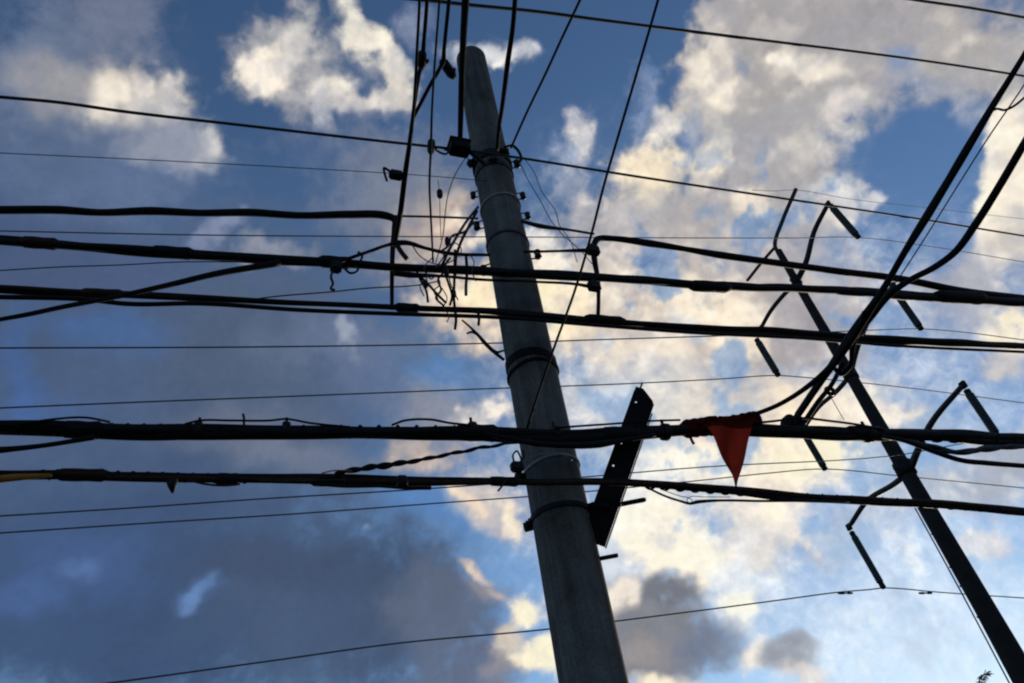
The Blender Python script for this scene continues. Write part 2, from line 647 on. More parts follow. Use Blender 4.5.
S(470, 418, 34, 24, (212, 206, 202), soft=.9, op=.85)
S(490, 408, 20, 14, (238, 226, 210), soft=.8, op=.85)
# ---- lower left: the dark mass
S(120, 600, 380, 160, (60, 80, 114), soft=.8, op=.96, bump=.25)
S(330, 610, 190, 125, (71, 89, 119), soft=.9, op=.96, bump=.3)
S(70, 560, 120, 60, (68, 92, 138), soft=1.0, op=.7)
S(20, 590, 60, 40, (72, 98, 148), soft=1.0, op=.6)
S(75, 565, 30, 20, (88, 114, 162), soft=1.0, op=.6)
S(203, 592, 40, 16, (88, 120, 172), ang=-28, soft=1.0, op=.6, rough=.4, bump=.5)
S(196, 599, 19, 11, (108, 141, 192), ang=-20, soft=1.0, op=.6, rough=.5, bump=1.2)
S(211, 589, 19, 9, (104, 138, 190), ang=-35, soft=1.0, op=.6, rough=.5, bump=1.2)
S(260, 560, 110, 40, (64, 78, 106), soft=1.0, op=.6, bump=.2)
S(430, 512, 70, 32, (92, 138, 198), ang=20, soft=1.0, op=.75)
S(505, 560, 50, 26, (118, 160, 210), ang=30, soft=1.0, op=.7)
S(366, 521, 9, 7, (136, 168, 212), soft=1.0, op=.6, rough=.9, bump=.9)
S(450, 610, 85, 60, (97, 109, 133), soft=.8, op=.95, bump=.4)
S(470, 660, 90, 45, (98, 108, 134), soft=.9, op=.9)
S(485, 585, 34, 24, (152, 144, 148), soft=.9, op=.8)
S(476, 570, 34, 9, (230, 208, 178), ang=28, soft=.8, op=.9, rough=.55)
S(500, 594, 22, 8, (206, 186, 166), ang=40, soft=.9, op=.7, rough=.55)
S(487, 618, 14, 12, (104, 142, 196), soft=1.0, op=.6)
S(528, 610, 34, 26, (250, 234, 196), soft=.8, op=.95)
S(512, 640, 26, 22, (220, 206, 182), soft=.9, op=.85)
S(545, 665, 42, 28, (252, 236, 194), soft=.8, op=.95)
S(500, 668, 22, 16, (156, 150, 152), soft=1.0, op=.7)
S(490, 498, 62, 40, (206, 196, 188), ang=24, soft=.9, op=.9)
S(470, 498, 44, 10, (238, 214, 178), ang=34, soft=.9, op=.8, rough=.6)
S(520, 512, 16, 30, (246, 228, 190), soft=.9, op=.85)
S(500, 520, 18, 18, (182, 182, 192), soft=1.0, op=.7)
# ---- behind the pole
S(470, 305, 70, 62, (222, 200, 166), soft=1.0, op=.9)
S(490, 300, 48, 40, (250, 230, 180), soft=.9, op=.9)
S(470, 235, 22, 16, (236, 222, 200), soft=.9, op=.7)
S(575, 300, 90, 75, (206, 194, 178), soft=.9, op=.95)
S(550, 308, 52, 48, (252, 234, 184), soft=.9, op=.9)
S(545, 262, 26, 24, (232, 222, 204), soft=.9, op=.85)
S(535, 240, 16, 14, (246, 238, 226), soft=.9, op=.7)
# ---- upper right bank
S(790, 80, 118, 150, (179, 175, 173), soft=.4, op=.97, rough=.8)
S(870, 25, 190, 85, (170, 166, 168), soft=.8, op=.96)
S(985, 70, 100, 60, (182, 177, 174), soft=.9, op=.9)
S(706, 92, 32, 84, (206, 197, 187), soft=.6, op=.85)
S(696, 100, 18, 44, (218, 208, 194), soft=.9, op=.7)
S(805, 68, 52, 22, (228, 218, 200), soft=.9, op=.85)
S(785, 64, 12, 10, (244, 234, 214), soft=.9, op=.8)
S(845, 110, 36, 18, (222, 212, 200), soft=.9, op=.8)
S(760, 160, 100, 70, (172, 169, 172), soft=1.0, op=.85)
S(860, 140, 30, 18, (196, 190, 184), soft=1.0, op=.7)
S(748, 70, 12, 20, (128, 142, 172), soft=1.0, op=.6)
S(912, 170, 88, 66, None, soft=.75, op=.97, rough=.8)
S(908, 70, 30, 22, (118, 140, 180), soft=1.0, op=.7)
S(920, 95, 60, 14, (150, 160, 184), soft=1.0, op=.5)
S(975, 120, 30, 30, (164, 172, 190), soft=1.0, op=.5)
# ---- clouds down the middle right
S(648, 110, 22, 56, (134, 150, 182), soft=1.0, op=.6, bump=.8)
S(655, 75, 12, 12, (120, 145, 184), soft=1.0, op=.4)
S(588, 138, 15, 28, (192, 190, 196), soft=.9, op=.85, rough=.7)
S(575, 180, 30, 34, (160, 170, 192), soft=1.0, op=.75)
S(640, 220, 110, 62, (186, 180, 178), soft=.9, op=.92)
S(656, 178, 52, 36, (238, 222, 184), soft=.9, op=.92)
S(712, 165, 20, 52, (240, 226, 194), ang=14, soft=.85, op=.92)
S(670, 136, 24, 18, (214, 208, 202), soft=.9, op=.8)
S(690, 148, 10, 24, (124, 146, 184), ang=30, soft=1.0, op=.6)
S(612, 205, 26, 20, (216, 206, 196), soft=1.0, op=.6)
S(720, 225, 90, 40, (176, 172, 174), soft=1.0, op=.85)
S(758, 205, 22, 28, (234, 220, 194), ang=30, soft=.9, op=.85)
S(718, 222, 18, 12, (118, 146, 190), soft=1.0, op=.75)
S(730, 310, 180, 105, (202, 190, 178), soft=.9, op=.95)
S(800, 320, 85, 85, (162, 158, 164), soft=1.0, op=.9)
S(708, 300, 60, 34, (236, 220, 190), soft=.9, op=.85)
S(668, 268, 34, 16, (206, 200, 194), soft=1.0, op=.7)
S(690, 315, 30, 22, (156, 178, 206), soft=1.0, op=.6)
S(600, 285, 26, 30, (216, 206, 192), soft=1.0, op=.7)
S(745, 335, 36, 26, (238, 222, 192), soft=.9, op=.8)
S(612, 358, 46, 26, (232, 216, 188), soft=.9, op=.85)
S(592, 345, 14, 18, (158, 176, 204), soft=1.0, op=.5)
S(675, 362, 56, 30, (230, 216, 190), soft=.9, op=.85)
S(650, 385, 34, 22, (170, 184, 206), soft=1.0, op=.5)
S(836, 200, 30, 20, (206, 206, 208), soft=.7, op=.92, bump=.8)
S(815, 215, 34, 30, (182, 180, 184), soft=.9, op=.9)
S(800, 275, 45, 50, (172, 168, 172), soft=1.0, op=.85)
S(835, 265, 18, 40, (150, 166, 196), soft=1.0, op=.5)
# ---- right edge
S(1014, 185, 36, 80, (236, 226, 204), ang=18, soft=.45, op=.97, rough=.7)
S(1030, 150, 40, 60, (226, 216, 198), soft=.6, op=.95)
S(1008, 240, 40, 36, (206, 198, 190), soft=.9, op=.9)
S(975, 285, 62, 52, (180, 180, 188), soft=.9, op=.92)
S(1015, 335, 36, 36, (246, 230, 196), soft=.8, op=.95)
S(1010, 375, 30, 22, (222, 210, 194), soft=.9, op=.8)
S(960, 320, 60, 34, (160, 172, 196), soft=1.0, op=.5)
S(920, 395, 34, 14, (150, 176, 212), soft=1.0, op=.4)
# ---- pale veil and the warm band
S(650, 410, 150, 62, (206, 206, 206), soft=1.0, op=.9)
S(610, 408, 32, 22, (190, 204, 222), soft=1.0, op=.6)
S(640, 375, 24, 12, (232, 222, 204), soft=1.0, op=.6)
S(660, 450, 50, 30, (184, 200, 220), soft=1.0, op=.6)
S(780, 430, 150, 80, (236, 220, 188), soft=1.0, op=.95)
S(815, 455, 110, 36, (250, 234, 196), soft=1.0, op=.95)
S(740, 400, 40, 26, (206, 200, 196), soft=1.0, op=.7)
S(725, 395, 12, 10, (158, 184, 214), soft=1.0, op=.6)
S(895, 415, 72, 20, (234, 224, 206), soft=.8, op=.9, rough=.7)
S(925, 425, 40, 20, (222, 208, 190), soft=.9, op=.8)
S(720, 468, 80, 26, (248, 236, 208), soft=1.0, op=.9)
S(752, 520, 52, 66, (228, 218, 200), soft=.9, op=.9)
S(775, 490, 34, 34, (248, 232, 200), soft=.9, op=.85)
S(745, 535, 22, 30, (200, 198, 198), soft=1.0, op=.6)
S(930, 490, 90, 40, (176, 184, 196), soft=1.0, op=.8)
S(1005, 475, 70, 48, (172, 178, 190), soft=1.0, op=.85)
S(832, 535, 62, 32, (172, 178, 190), soft=1.0, op=.75)
S(806, 528, 26, 13, (232, 216, 196), soft=.9, op=.8)
S(992, 552, 40, 16, (216, 210, 208), ang=-18, soft=.9, op=.8)
# ---- lower middle: bright heaps over a grey one
S(655, 530, 92, 66, (216, 218, 220), soft=.9, op=.9)
S(640, 518, 50, 40, (252, 242, 212), soft=.8, op=.95)
S(690, 520, 34, 34, (248, 238, 212), soft=.8, op=.9)
S(686, 560, 44, 40, (248, 236, 206), soft=.8, op=.9)
S(655, 548, 30, 26, (244, 232, 206), soft=.9, op=.8)
S(605, 560, 34, 40, (204, 210, 218), soft=1.0, op=.8)
S(735, 580, 30, 26, (214, 222, 230), soft=1.0, op=.7)
S(728, 606, 46, 40, (226, 226, 222), soft=1.0, op=.7)
S(733, 609, 26, 22, (255, 246, 214), soft=.9, op=.95, rough=.6, bump=.7)
S(652, 640, 74, 62, (134, 135, 142), soft=.6, op=.96, rough=.7)
S(668, 590, 38, 26, (118, 121, 131), soft=.8, op=.95, rough=.6)
S(706, 648, 46, 36, (116, 126, 148), soft=.9, op=.9, rough=.7)
S(622, 600, 34, 16, (236, 224, 204), ang=-52, soft=1.0, op=.85, rough=.7, bump=.7)
S(640, 655, 36, 22, (158, 150, 148), soft=1.0, op=.7)
S(662, 688, 46, 18, (250, 234, 196), soft=.9, op=.9)
S(752, 655, 16, 30, (236, 222, 198), ang=24, soft=.9, op=.85, rough=.6)
S(785, 655, 36, 26, (138, 140, 149), soft=.7, op=.96, rough=.6)
S(790, 640, 20, 14, (130, 130, 142), soft=.9, op=.8, rough=.5)
S(800, 680, 40, 16, (218, 202, 184), soft=.9, op=.85)
S(830, 610, 34, 16, (196, 206, 220), soft=1.0, op=.5)

S(900, 625, 210, 110, (208, 222, 236), soft=1.0, op=.55, bump=.3)
S(640, 500, 26, 14, (200, 205, 212), soft=1.0, op=.7, bump=.8)
S(665, 535, 24, 12, (204, 208, 212), soft=1.0, op=.6, bump=.8)
S(615, 540, 22, 22, (196, 208, 222), soft=1.0, op=.7, bump=.8)
S(700, 490, 24, 10, (214, 214, 214), soft=1.0, op=.6, bump=.8)
# broken light and shade inside the cloud, then its edges
lum = colr.mean(1)
calm = np.clip((u0 - 330) / 220, 0.22, 1.0)                 # the dull bank at left is smooth, the broken cloud at right is not
lit = np.clip((lum - 140) / 50, 0, 1)
calm = np.maximum(calm, lit * 0.9)
big = fbm(P, 5.5, 3, 1201) - 0.5
shade = (0.10 * tex + 0.10 * wisp) * calm + 0.10 * em * calm * (1 - lit) + 0.24 * big * (1 - lit) * np.clip((560 - u0) / 160, 0.2, 1)
shade = np.where(shade > 0, shade * np.clip((262 - lum) / 70, 0.12, 1), shade)
colr = colr * (1 + shade[:, None] * np.clip(lum / 150, .7, 1.1)[:, None])
colr = colr * (1 + np.array([0.0, 0.0, -0.01]) * np.clip((150 - lum) / 50, 0, 1)[:, None])
# hollows of the lit cloud fall to a cool grey, its brows catch the light
dk = np.clip(-em - 0.12, 0, 1) * 0.66 * lit
colr = colr * (1 - dk[:, None]) + np.array([164., 169., 182.]) * dk[:, None]
hi = np.clip(em - 0.14, 0, 1) * 0.85 * np.clip((lum - 158) / 30, 0, 1)
colr = colr * (1 - hi[:, None]) + np.array([255., 243., 219.]) * hi[:, None]
top = np.clip((colr.mean(1) - 180) / 50, 0, 1)[:, None]
colr = colr * (1 + 0.10 * top)
# breaks: pale sky blue painted into the cloud colour, alpha only slightly thinned
gap = fbm(P, 15.0, 5, 1301, 0.58) - 0.5
gz = np.clip((u0 - 520) / 80, 0, 1) * np.clip((v0 - 130) / 60, 0, 1) * np.clip((640 - v0) / 80, 0, 1)
g_ = np.clip((-gap - 0.045) / 0.11, 0, 1); g_ = g_ * g_ * (3 - 2 * g_)
gk = (0.7 * gz * g_)[:, None]
tv = np.clip((v0 - 150) / 380, 0, 1)[:, None]
colr = colr * (1 - gk) + (np.array([118., 150., 196.]) * (1 - tv) + np.array([172., 196., 222.]) * tv) * gk
alp = alp * (1 - 0.18 * gz * g_)
alp = np.clip(alp, 0, 1)

# the rest of the sky: unseen evening cloud, darkened away from the sun to dim the pole and cables
nz1 = fbm(Dv, 3.2, 5, 501, 0.55)
nz2 = fbm(Dv, 7.0, 4, 601)
toward = np.clip(Dv @ np.array(sv) * 0.5 + 0.5, 0, 1)[:, None]
gcol = (np.array([44., 54., 78.]) * (1 - toward ** 2) + np.array([150., 142., 136.]) * toward ** 2) * (0.75 + 0.5 * nz2[:, None])
galp = np.clip((nz1 - 0.40) / 0.14, 0, 1); galp = galp * galp * (3 - 2 * galp) * 0.95
outx = np.maximum(np.maximum(-U, U - W), 0); outy = np.maximum(np.maximum(-Vv, Vv - H), 0)
wgt = np.clip(np.hypot(outx, outy) / 260.0, 0, 1); wgt = wgt * wgt * (3 - 2 * wgt)
fc = gcol.copy(); fa = galp.copy()
w_ = wgt[idx][:, None]
pa = alp[:, None] * (1 - w_) + galp[idx][:, None] * w_
fc[idx] = (colr * alp[:, None] * (1 - w_) + gcol[idx] * galp[idx][:, None] * w_) / np.maximum(pa, 1e-4)
fa[idx] = pa[:, 0]
over = np.maximum(fc.max(1, keepdims=True) / 253.0, 1.0)
fc = lin(np.clip(np.where(over > 1, fc / over * 0.5 + np.minimum(fc, 253) * 0.5, fc), 0, 255))

RAD = 2400.0
me = bpy.data.meshes.new('sky')
me.vertices.add(nA * nE)
me.vertices.foreach_set('co', (Dv * RAD).astype(np.float32).ravel())
ii = np.arange(nA * nE).reshape(nE, nA)
q = np.stack([ii[:-1, :-1], ii[1:, :-1], ii[1:, 1:], ii[:-1, 1:]], -1).reshape(-1, 4)
me.loops.add(q.size)
me.loops.foreach_set('vertex_index', q.astype(np.int32).ravel())
me.polygons.add(len(q))
me.polygons.foreach_set('loop_start', np.arange(0, q.size, 4, dtype=np.int32))
me.polygons.foreach_set('loop_total', np.full(len(q), 4, dtype=np.int32))
at = me.attributes.new('cloud', 'FLOAT_COLOR', 'POINT')
at.data.foreach_set('color', np.concatenate([fc, fa[:, None]], 1).astype(np.float32).ravel())
me.update(calc_edges=True)
sky = bpy.data.objects.new('sky', me)
col.objects.link(sky)
sky['kind'] = 'structure'
sm = bpy.data.materials.new('cloud_layer')
nt, n, l = nodes_of(sm)
n.remove(n['Principled BSDF'])
out = n['Material Output']
an = n.new('ShaderNodeAttribute'); an.attribute_name = 'cloud'
tc = n.new('ShaderNodeTexCoord')
fz_ = n.new('ShaderNodeTexNoise'); fz_.inputs['Scale'].default_value = 0.05; fz_.inputs['Detail'].default_value = 4
mr = n.new('ShaderNodeMapRange'); mr.inputs['To Min'].default_value = 0.93; mr.inputs['To Max'].default_value = 1.07
tr = n.new('ShaderNodeBsdfTransparent'); em = n.new('ShaderNodeEmission'); mx = n.new('ShaderNodeMixShader')
l.new(tc.outputs['Object'], fz_.inputs['Vector']); l.new(fz_.outputs['Fac'], mr.inputs['Value'])
ed = n.new('ShaderNodeTexNoise'); ed.inputs['Scale'].default_value = 0.022; ed.inputs['Detail'].default_value = 7; ed.inputs['Roughness'].default_value = 0.62
ed.inputs['Distortion'].default_value = 0.4
l.new(tc.outputs['Object'], ed.inputs['Vector'])


def math_node(op, x, y):
    m_ = n.new('ShaderNodeMath'); m_.operation = op
    for i_, v_ in enumerate((x, y)):
        if isinstance(v_, (int, float)):
            m_.inputs[i_].default_value = v_
        else:
            l.new(v_, m_.inputs[i_])
    return m_.outputs[0]


alpha = an.outputs['Alpha']
room = math_node('MULTIPLY', alpha, math_node('SUBTRACT', 1.0, alpha))      # ragged only where the cloud thins out
shift = math_node('MULTIPLY', math_node('SUBTRACT', ed.outputs['Fac'], 0.5), math_node('MULTIPLY', room, 5.5))
rag = n.new('ShaderNodeClamp'); l.new(math_node('ADD', alpha, shift), rag.inputs['Value'])
sepc = n.new('ShaderNodeSeparateColor'); l.new(an.outputs['Color'], sepc.inputs[0])
gamp = n.new('ShaderNodeMapRange'); gamp.inputs['From Min'].default_value = 0.08; gamp.inputs['From Max'].default_value = 0.45
gamp.inputs['To Min'].default_value = 0.16; gamp.inputs['To Max'].default_value = 0.40
l.new(sepc.outputs[1], gamp.inputs['Value'])
grain = math_node('ADD', 1.0, math_node('MULTIPLY', math_node('SUBTRACT', ed.outputs['Fac'], 0.5), gamp.outputs[0]))
l.new(an.outputs['Color'], em.inputs['Color']); l.new(math_node('MULTIPLY', mr.outputs['Result'], grain), em.inputs['Strength'])
l.new(rag.outputs[0], mx.inputs[0]); l.new(tr.outputs[0], mx.inputs[1]); l.new(em.outputs[0], mx.inputs[2])
l.new(mx.outputs[0], out.inputs['Surface'])
sm.cycles.emission_sampling = 'NONE'
me.materials.append(sm)

# ------------------------------------------------------------------ the near concrete pole
def pole_height(px, py):
    return AXIS(px, py).z


# (left edge, right edge, row) read off the photo -> radius at each height
prof_px = [(555, 631, 683), (545, 607, 585), (527, 578, 455), (506, 556, 350), (488, 535, 262), (474, 514, 180), (458, 487, 62)]
prof = []
for xl, xr, y in prof_px:
    c = AXIS((xl + xr) / 2, y)
    wpx = (xr - xl) * math.cos(math.atan(0.197))
    prof.append((c.z, px2m(wpx, c) / 2 * 0.985))
# straight taper fitted through the measurements
zs = np.array([p[0] for p in prof]); rs = np.array([p[1] for p in prof])
kk = np.polyfit(zs, rs, 1)


def prad(z):
    return float(kk[0] * z + kk[1])


TOPZ = pole_height(470, 57)
pole = thing('concrete_pole', 'thick tapering grey concrete utility pole in the foreground carrying the cable bundles', 'utility pole', (POLE.x, POLE.y, 0))
segs, V, Fc = 40, [], []
heights = list(np.linspace(0, TOPZ - 0.06, 60)) + [TOPZ - 0.03, TOPZ - 0.01, TOPZ]
for i, z in enumerate(heights):
    r = prad(z)
    if z > TOPZ - 0.05:
        r -= [0, 0.012, 0.03, 0.06][i - 59]
    for k in range(segs):
        a = 2 * math.pi * k / segs
        V.append(POLE + Vector((math.cos(a) * r, math.sin(a) * r, z)))
for i in range(len(heights) - 1):
    for k in range(segs):
        k2 = (k + 1) % segs
        Fc.append((i * segs + k, i * segs + k2, (i + 1) * segs + k2, (i + 1) * segs + k))
Fc.append(tuple(range((len(heights) - 1) * segs, len(heights) * segs)))
link('shaft', V, Fc, CONC, pole)

U_P = horiz(POLE)                                        # from the viewer to the pole
S_P = Vector((U_P.y, -U_P.x, 0))                         # to the right, seen from the street


def around(z, a, r):
    """point at angle a round the pole (0 = towards the viewer, positive to the right)"""
    return POLE - U_P * (math.cos(a) * r) + S_P * (math.sin(a) * r) + Vector((0, 0, z))


def band(name, z, h, thick, m, tilt=0.0, label=None, prad_add=0.0, wob=0.0):
    """a strap round the pole: rectangular section, following its taper"""
    V, Fc = [], []
    N = 40
    for k in range(N):
        a = 2 * math.pi * k / N
        zz = z + tilt * math.sin(a) + wob * math.sin(3 * a + 1)
        for dz, dr in ((-h / 2, 0.001), (-h / 2, thick), (h / 2, thick), (h / 2, 0.001)):
            V.append(around(zz + dz, a, prad(zz + dz) + dr + prad_add))
    for k in range(N):
        k2 = (k + 1) % N
        for j in range(4):
            j2 = (j + 1) % 4
            Fc.append((k * 4 + j, k * 4 + j2, k2 * 4 + j2, k2 * 4 + j))
    o = link(name, V, Fc, m, pole, smooth=False)
    if label:
        o['label'] = label
    return o


def bolt_on(parent, p, d, ln, r, m=IRON, name='bolt', nutted=True):
    d = d.normalized()
    nut = lathe_data(p + d * (ln * 0.12), p + d * (ln * 0.12 + r * 1.6), [(0, r * 1.9), (1, r * 1.9)], 6)
    rod = lathe_data(p - d * 0.02, p + d * ln, [(0, r), (0.96, r), (1, r * 0.7)], 10)
    return link(name, *(merge(rod, nut) if nutted else rod), m, parent)


def zat(py):
    """height of the pole's near face at a row of the photo"""
    x = 594 + 0.197 * (py - 683)
    return FACE(x, py).z


def lug(parent, z, a, size=0.05, m=IRON, name='clamp_lug'):
    """the bolted ears where a strap is drawn tight"""
    r = prad(z)
    c = around(z, a, r + size * 0.55)
    out = (around(z, a, 1) - around(z, a, 0)).normalized()
    side = Vector((-out.y, out.x, 0)); up = Vector((0, 0, 1))
    b1 = box_data(c + side * size * 0.25, out, side, up, size * 1.3, size * 0.18, size, 0.1)
    b2 = box_data(c - side * size * 0.25, out, side, up, size * 1.3, size * 0.18, size, 0.1)
    rod = lathe_data(c - side * size * 0.9, c + side * size * 0.9, [(0, size * .16), (1, size * .16)], 8)
    n1 = lathe_data(c + side * size * 0.38, c + side * size * 0.62, [(0, size * .32), (1, size * .32)], 6)
    n2 = lathe_data(c - side * size * 0.62, c - side * size * 0.38, [(0, size * .32), (1, size * .32)], 6)
    return link(name, *merge(b1, b2, rod, n1, n2), m, parent)


def spool(parent, z, a, size=0.022, name='spool_insulator'):
    """small shackle insulator on a stirrup at the side of the pole"""
    r = prad(z)
    out = (around(z, a, 1) - around(z, a, 0)).normalized()
    up = Vector((0, 0, 1))
    c = around(z, a, r + size * 1.5)
    lz = lathe_data(c - up * size, c + up * size, [(0, size * .45), (.08, size * .75), (.3, size * .72), (.42, size * .45), (.58, size * .45), (.7, size * .72), (.92, size * .75), (1, size * .45)], 14)
    o = link(name, *lz, PORC, parent)
    arm = []
    for s in (-1, 1):
        arm.append(tube_data([around(z, a, r - 0.01) + up * s * size * 1.15, c + up * s * size * 1.15 + out * size * .3], size * .16, 8))
    arm.append(tube_data([c - up * size * 1.4, c + up * size * 1.5], size * .14, 8))
    link('stirrup', *merge(*arm), IRON, o)
    return o


# straps from the top down
b = band('pole_band', zat(152), 0.085, 0.018, IRON, label='dark wide strap below the pole top')
lug(b, zat(152), 0.75, 0.06); lug(b, zat(152), -1.1, 0.06)
spool(b, zat(154), 1.55, 0.04)
b = band('pole_band', zat(162), 0.05, 0.012, STEEL)
lug(b, zat(162), 0.1, 0.05)
spool(pole, zat(172), -1.75, 0.035)
spool(pole, zat(182), 1.75, 0.035)
b = band('pole_band', zat(194), 0.022, 0.012, PALEW, tilt=0.015, label='pale thin strap round the upper shaft')
spool(pole, zat(203), -1.7, 0.04)
spool(pole, zat(203), 1.7, 0.034)
b = band('pole_band', zat(231), 0.022, 0.010, STEEL, tilt=-0.01)
spool(pole, zat(246), -1.75, 0.042)
spool(pole, zat(241), 1.75, 0.040)
b = band('pole_band', zat(352), 0.062, 0.010, RUBBER, tilt=-0.012, wob=0.004, label='thick black strap at the middle of the shaft')
b2 = band('pole_band', zat(361), 0.022, 0.014, RUBBER, tilt=0.012, wob=0.006, label='loose black cable turn under the middle strap')
b = band('pole_band', zat(457), 0.018, 0.009, PALEW, tilt=0.012, wob=0.004, label='pale wire tie round the shaft above the lower bundle')
lug(b, zat(462), -1.35, 0.055)
b = band('pole_band', zat(505), 0.032, 0.012, IRON, tilt=0.0, label='black iron strap holding the steel arm')
lug(b, zat(505), 1.35, 0.06); lug(b, zat(505), -1.75, 0.05)
# climbing bolts low on the right
bolt_on(pole, around(zat(504), 1.5, prad(zat(504)) - .01), S_P, 0.36, 0.015, name='through_bolt', nutted=False)
bolt_on(pole, around(zat(554), 1.45, prad(zat(554)) - .01), S_P, 0.115, 0.013, name='step_bolt', nutted=False)
bolt_on(pole, around(zat(505), -1.5, prad(zat(505)) - .01), -S_P, 0.05, 0.016, name='through_bolt')

# the mould seam of the shaft
V, Fc = [], []
sz = list(np.linspace(0.2, TOPZ - .1, 70))
for i, z in enumerate(sz):
    r = prad(z)
    for da, dr in ((-.035, -.002), (-.012, .005 + .002 * math.sin(i * 2.1)), (.012, .005 + .002 * math.sin(i * 1.3)), (.035, -.002)):
        V.append(around(z, -.55 + da * .17 / r, r + dr))
for i in range(len(sz) - 1):
    for k in range(3):
        Fc.append((i * 4 + k, i * 4 + k + 1, i * 4 + 4 + k + 1, i * 4 + 4 + k))
link('mould_seam', V, Fc, CONC, pole)

# ------------------------------------------------------------------ steel arm leaning off the pole
armpl = Plane(POLE - U_P * 0.27, U_P)
a0 = Plane(POLE - U_P * 0.03, U_P)(593, 543); a1 = Plane(POLE - U_P * 0.22, U_P)(647, 390)
armd = (a1 - a0); aln = armd.length; ad = armd.normalized()
aside = ad.cross(U_P).normalized(); aside = aside if aside.dot(S_P) > 0 else -aside
aout = ad.cross(aside).normalized()
if aout.dot(U_P) > 0:
    aout = -aout
arm = thing('steel_arm', 'dark perforated steel channel arm leaning out from the pole under the cable bundle', 'bracket arm', a0)
wA = px2m(25, a0)


CH = (math.cos(R(38)), math.sin(R(38)))


def plate_with_holes(p0, ln, width, holes, th):
    """flat bar with round through-holes, built ring by ring"""
    V, Fc = [], []
    hs = sorted(holes)
    edges = [0] + [(hs[i] + hs[i + 1]) / 2 for i in range(len(hs) - 1)] + [ln]
    for i, hp in enumerate(hs):
        x0, x1 = edges[i], edges[i + 1]
        N = 24
        rad = width * 0.048
        yo = -width * 0.27
        inner, outer = [], []
        for k in range(N):
            an = 2 * math.pi * k / N + math.pi / N
            cx, cy = math.cos(an), math.sin(an)
            inner.append((hp + cx * rad, yo + cy * rad))
            hx = (x1 - hp) if cx > 0 else (hp - x0)
            hy = (width / 2 - yo) if cy > 0 else (width / 2 + yo)
            s = min(hx / max(abs(cx), 1e-6), hy / max(abs(cy), 1e-6))
            if i == len(hs) - 1:                             # corner cut off the free end
                nd = cx * CH[0] + cy * CH[1]
                if nd > 1e-6:
                    s = min(s, (ln - width * .22 - hp) * CH[0] / nd + (width * .12 - yo) * CH[1] / nd)
            outer.append((hp + cx * s, yo + cy * s))
        for cx, cy in ((x0, -width / 2), (x0, width / 2), (x1, -width / 2)) + (((x1, width / 2),) if i < len(hs) - 1 else ()):
            j = min(range(N), key=lambda q: (outer[q][0] - cx) ** 2 + (outer[q][1] - cy) ** 2)
            outer[j] = (cx, cy)
        o = len(V)
        for zoff in (0, th):
            for (x, y) in inner + outer:
                V.append(p0 + ad * x + aside * y + aout * zoff)
        for k in range(N):
            k2 = (k + 1) % N
            Fc.append((o + k, o + k2, o + N + k2, o + N + k))
            Fc.append((o + 2 * N + k2, o + 2 * N + k, o + 3 * N + k, o + 3 * N + k2))
            Fc.append((o + k2, o + k, o + 2 * N + k, o + 2 * N + k2))
            Fc.append((o + N + k, o + N + k2, o + 3 * N + k2, o + 3 * N + k))
    return V, Fc


hol = [aln * f for f in (0.20, 0.47, 0.62, 0.90)]
V, Fc = plate_with_holes(a0, aln, wA, hol, 0.008)
link('web', V, Fc, BLACKI, arm, smooth=False)
for s in (-1, 1):
    link('flange', *box_data(a0 + ad * (aln / 2 - (.07 if s > 0 else .01)) + aside * s * (wA / 2 + 0.003) - aout * 0.02, ad, aside, aout, aln - (.14 if s > 0 else .02), 0.006, 0.022, 0.1), BLACKI, arm, smooth=False)
link('end_block', *box_data(a0 + ad * (aln - .10) - aout * 0.022 + aside * wA * .02, ad, aside, aout, 0.09, wA * .55, 0.04, 0.3), IRON, arm)
bolt_on(arm, a0 + ad * (aln * 0.97) - aside * wA * 0.30, ad, 0.07, 0.006)
bolt_on(arm, a0 + ad * (aln * 0.22) + aout * 0.01, aout, 0.03, 0.012)

# ------------------------------------------------------------------ the far steel-grey pole with hanging insulators
def far_w(px):
    return px
f_top, f_mid = FARAX(778.6, 251), FARAX(964.7, 573)
rt = px2m(6.4, f_top) / 2
rb = px2m(18.8, f_mid) / 2
f_dir = (f_top - f_mid) / (f_top.z - f_mid.z)


def faxis(z):
    p = f_mid + f_dir * (z - f_mid.z)
    return Vector((p.x, p.y, 0))

far = thing('line_pole', 'slender dark line pole at right with three tiers of curved arms', 'utility pole', tuple(faxis(0)))
zz0, zz1 = f_mid.z, f_top.z
slope = (rt - rb) / (zz1 - zz0)
pr = [(0, rb + slope * (0 - zz0))]
V, Fc = [], []
hs = list(np.linspace(0, zz1, 40)) + [zz1 + 0.02]
for i, z in enumerate(hs):
    r = rb + slope * (min(z, zz1) - zz0)
    if i == len(hs) - 1:
        r *= 0.7
    for k in range(24):
        a = 2 * math.pi * k / 24
        V.append(faxis(z) + Vector((math.cos(a) * r, math.sin(a) * r, z)))
for i in range(len(hs) - 1):
    for k in range(24):
        k2 = (k + 1) % 24
        Fc.append((i * 24 + k, i * 24 + k2, (i + 1) * 24 + k2, (i + 1) * 24 + k))
Fc.append(tuple(range((len(hs) - 1) * 24, len(hs) * 24)))
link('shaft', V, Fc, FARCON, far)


def fbandz(py):
    # row -> height on the far pole
    x = 964.7 + 0.578 * (py - 573)
    return FARAX(x, py).z


def frad(z):
    return rb + slope * (min(z, zz1) - zz0)


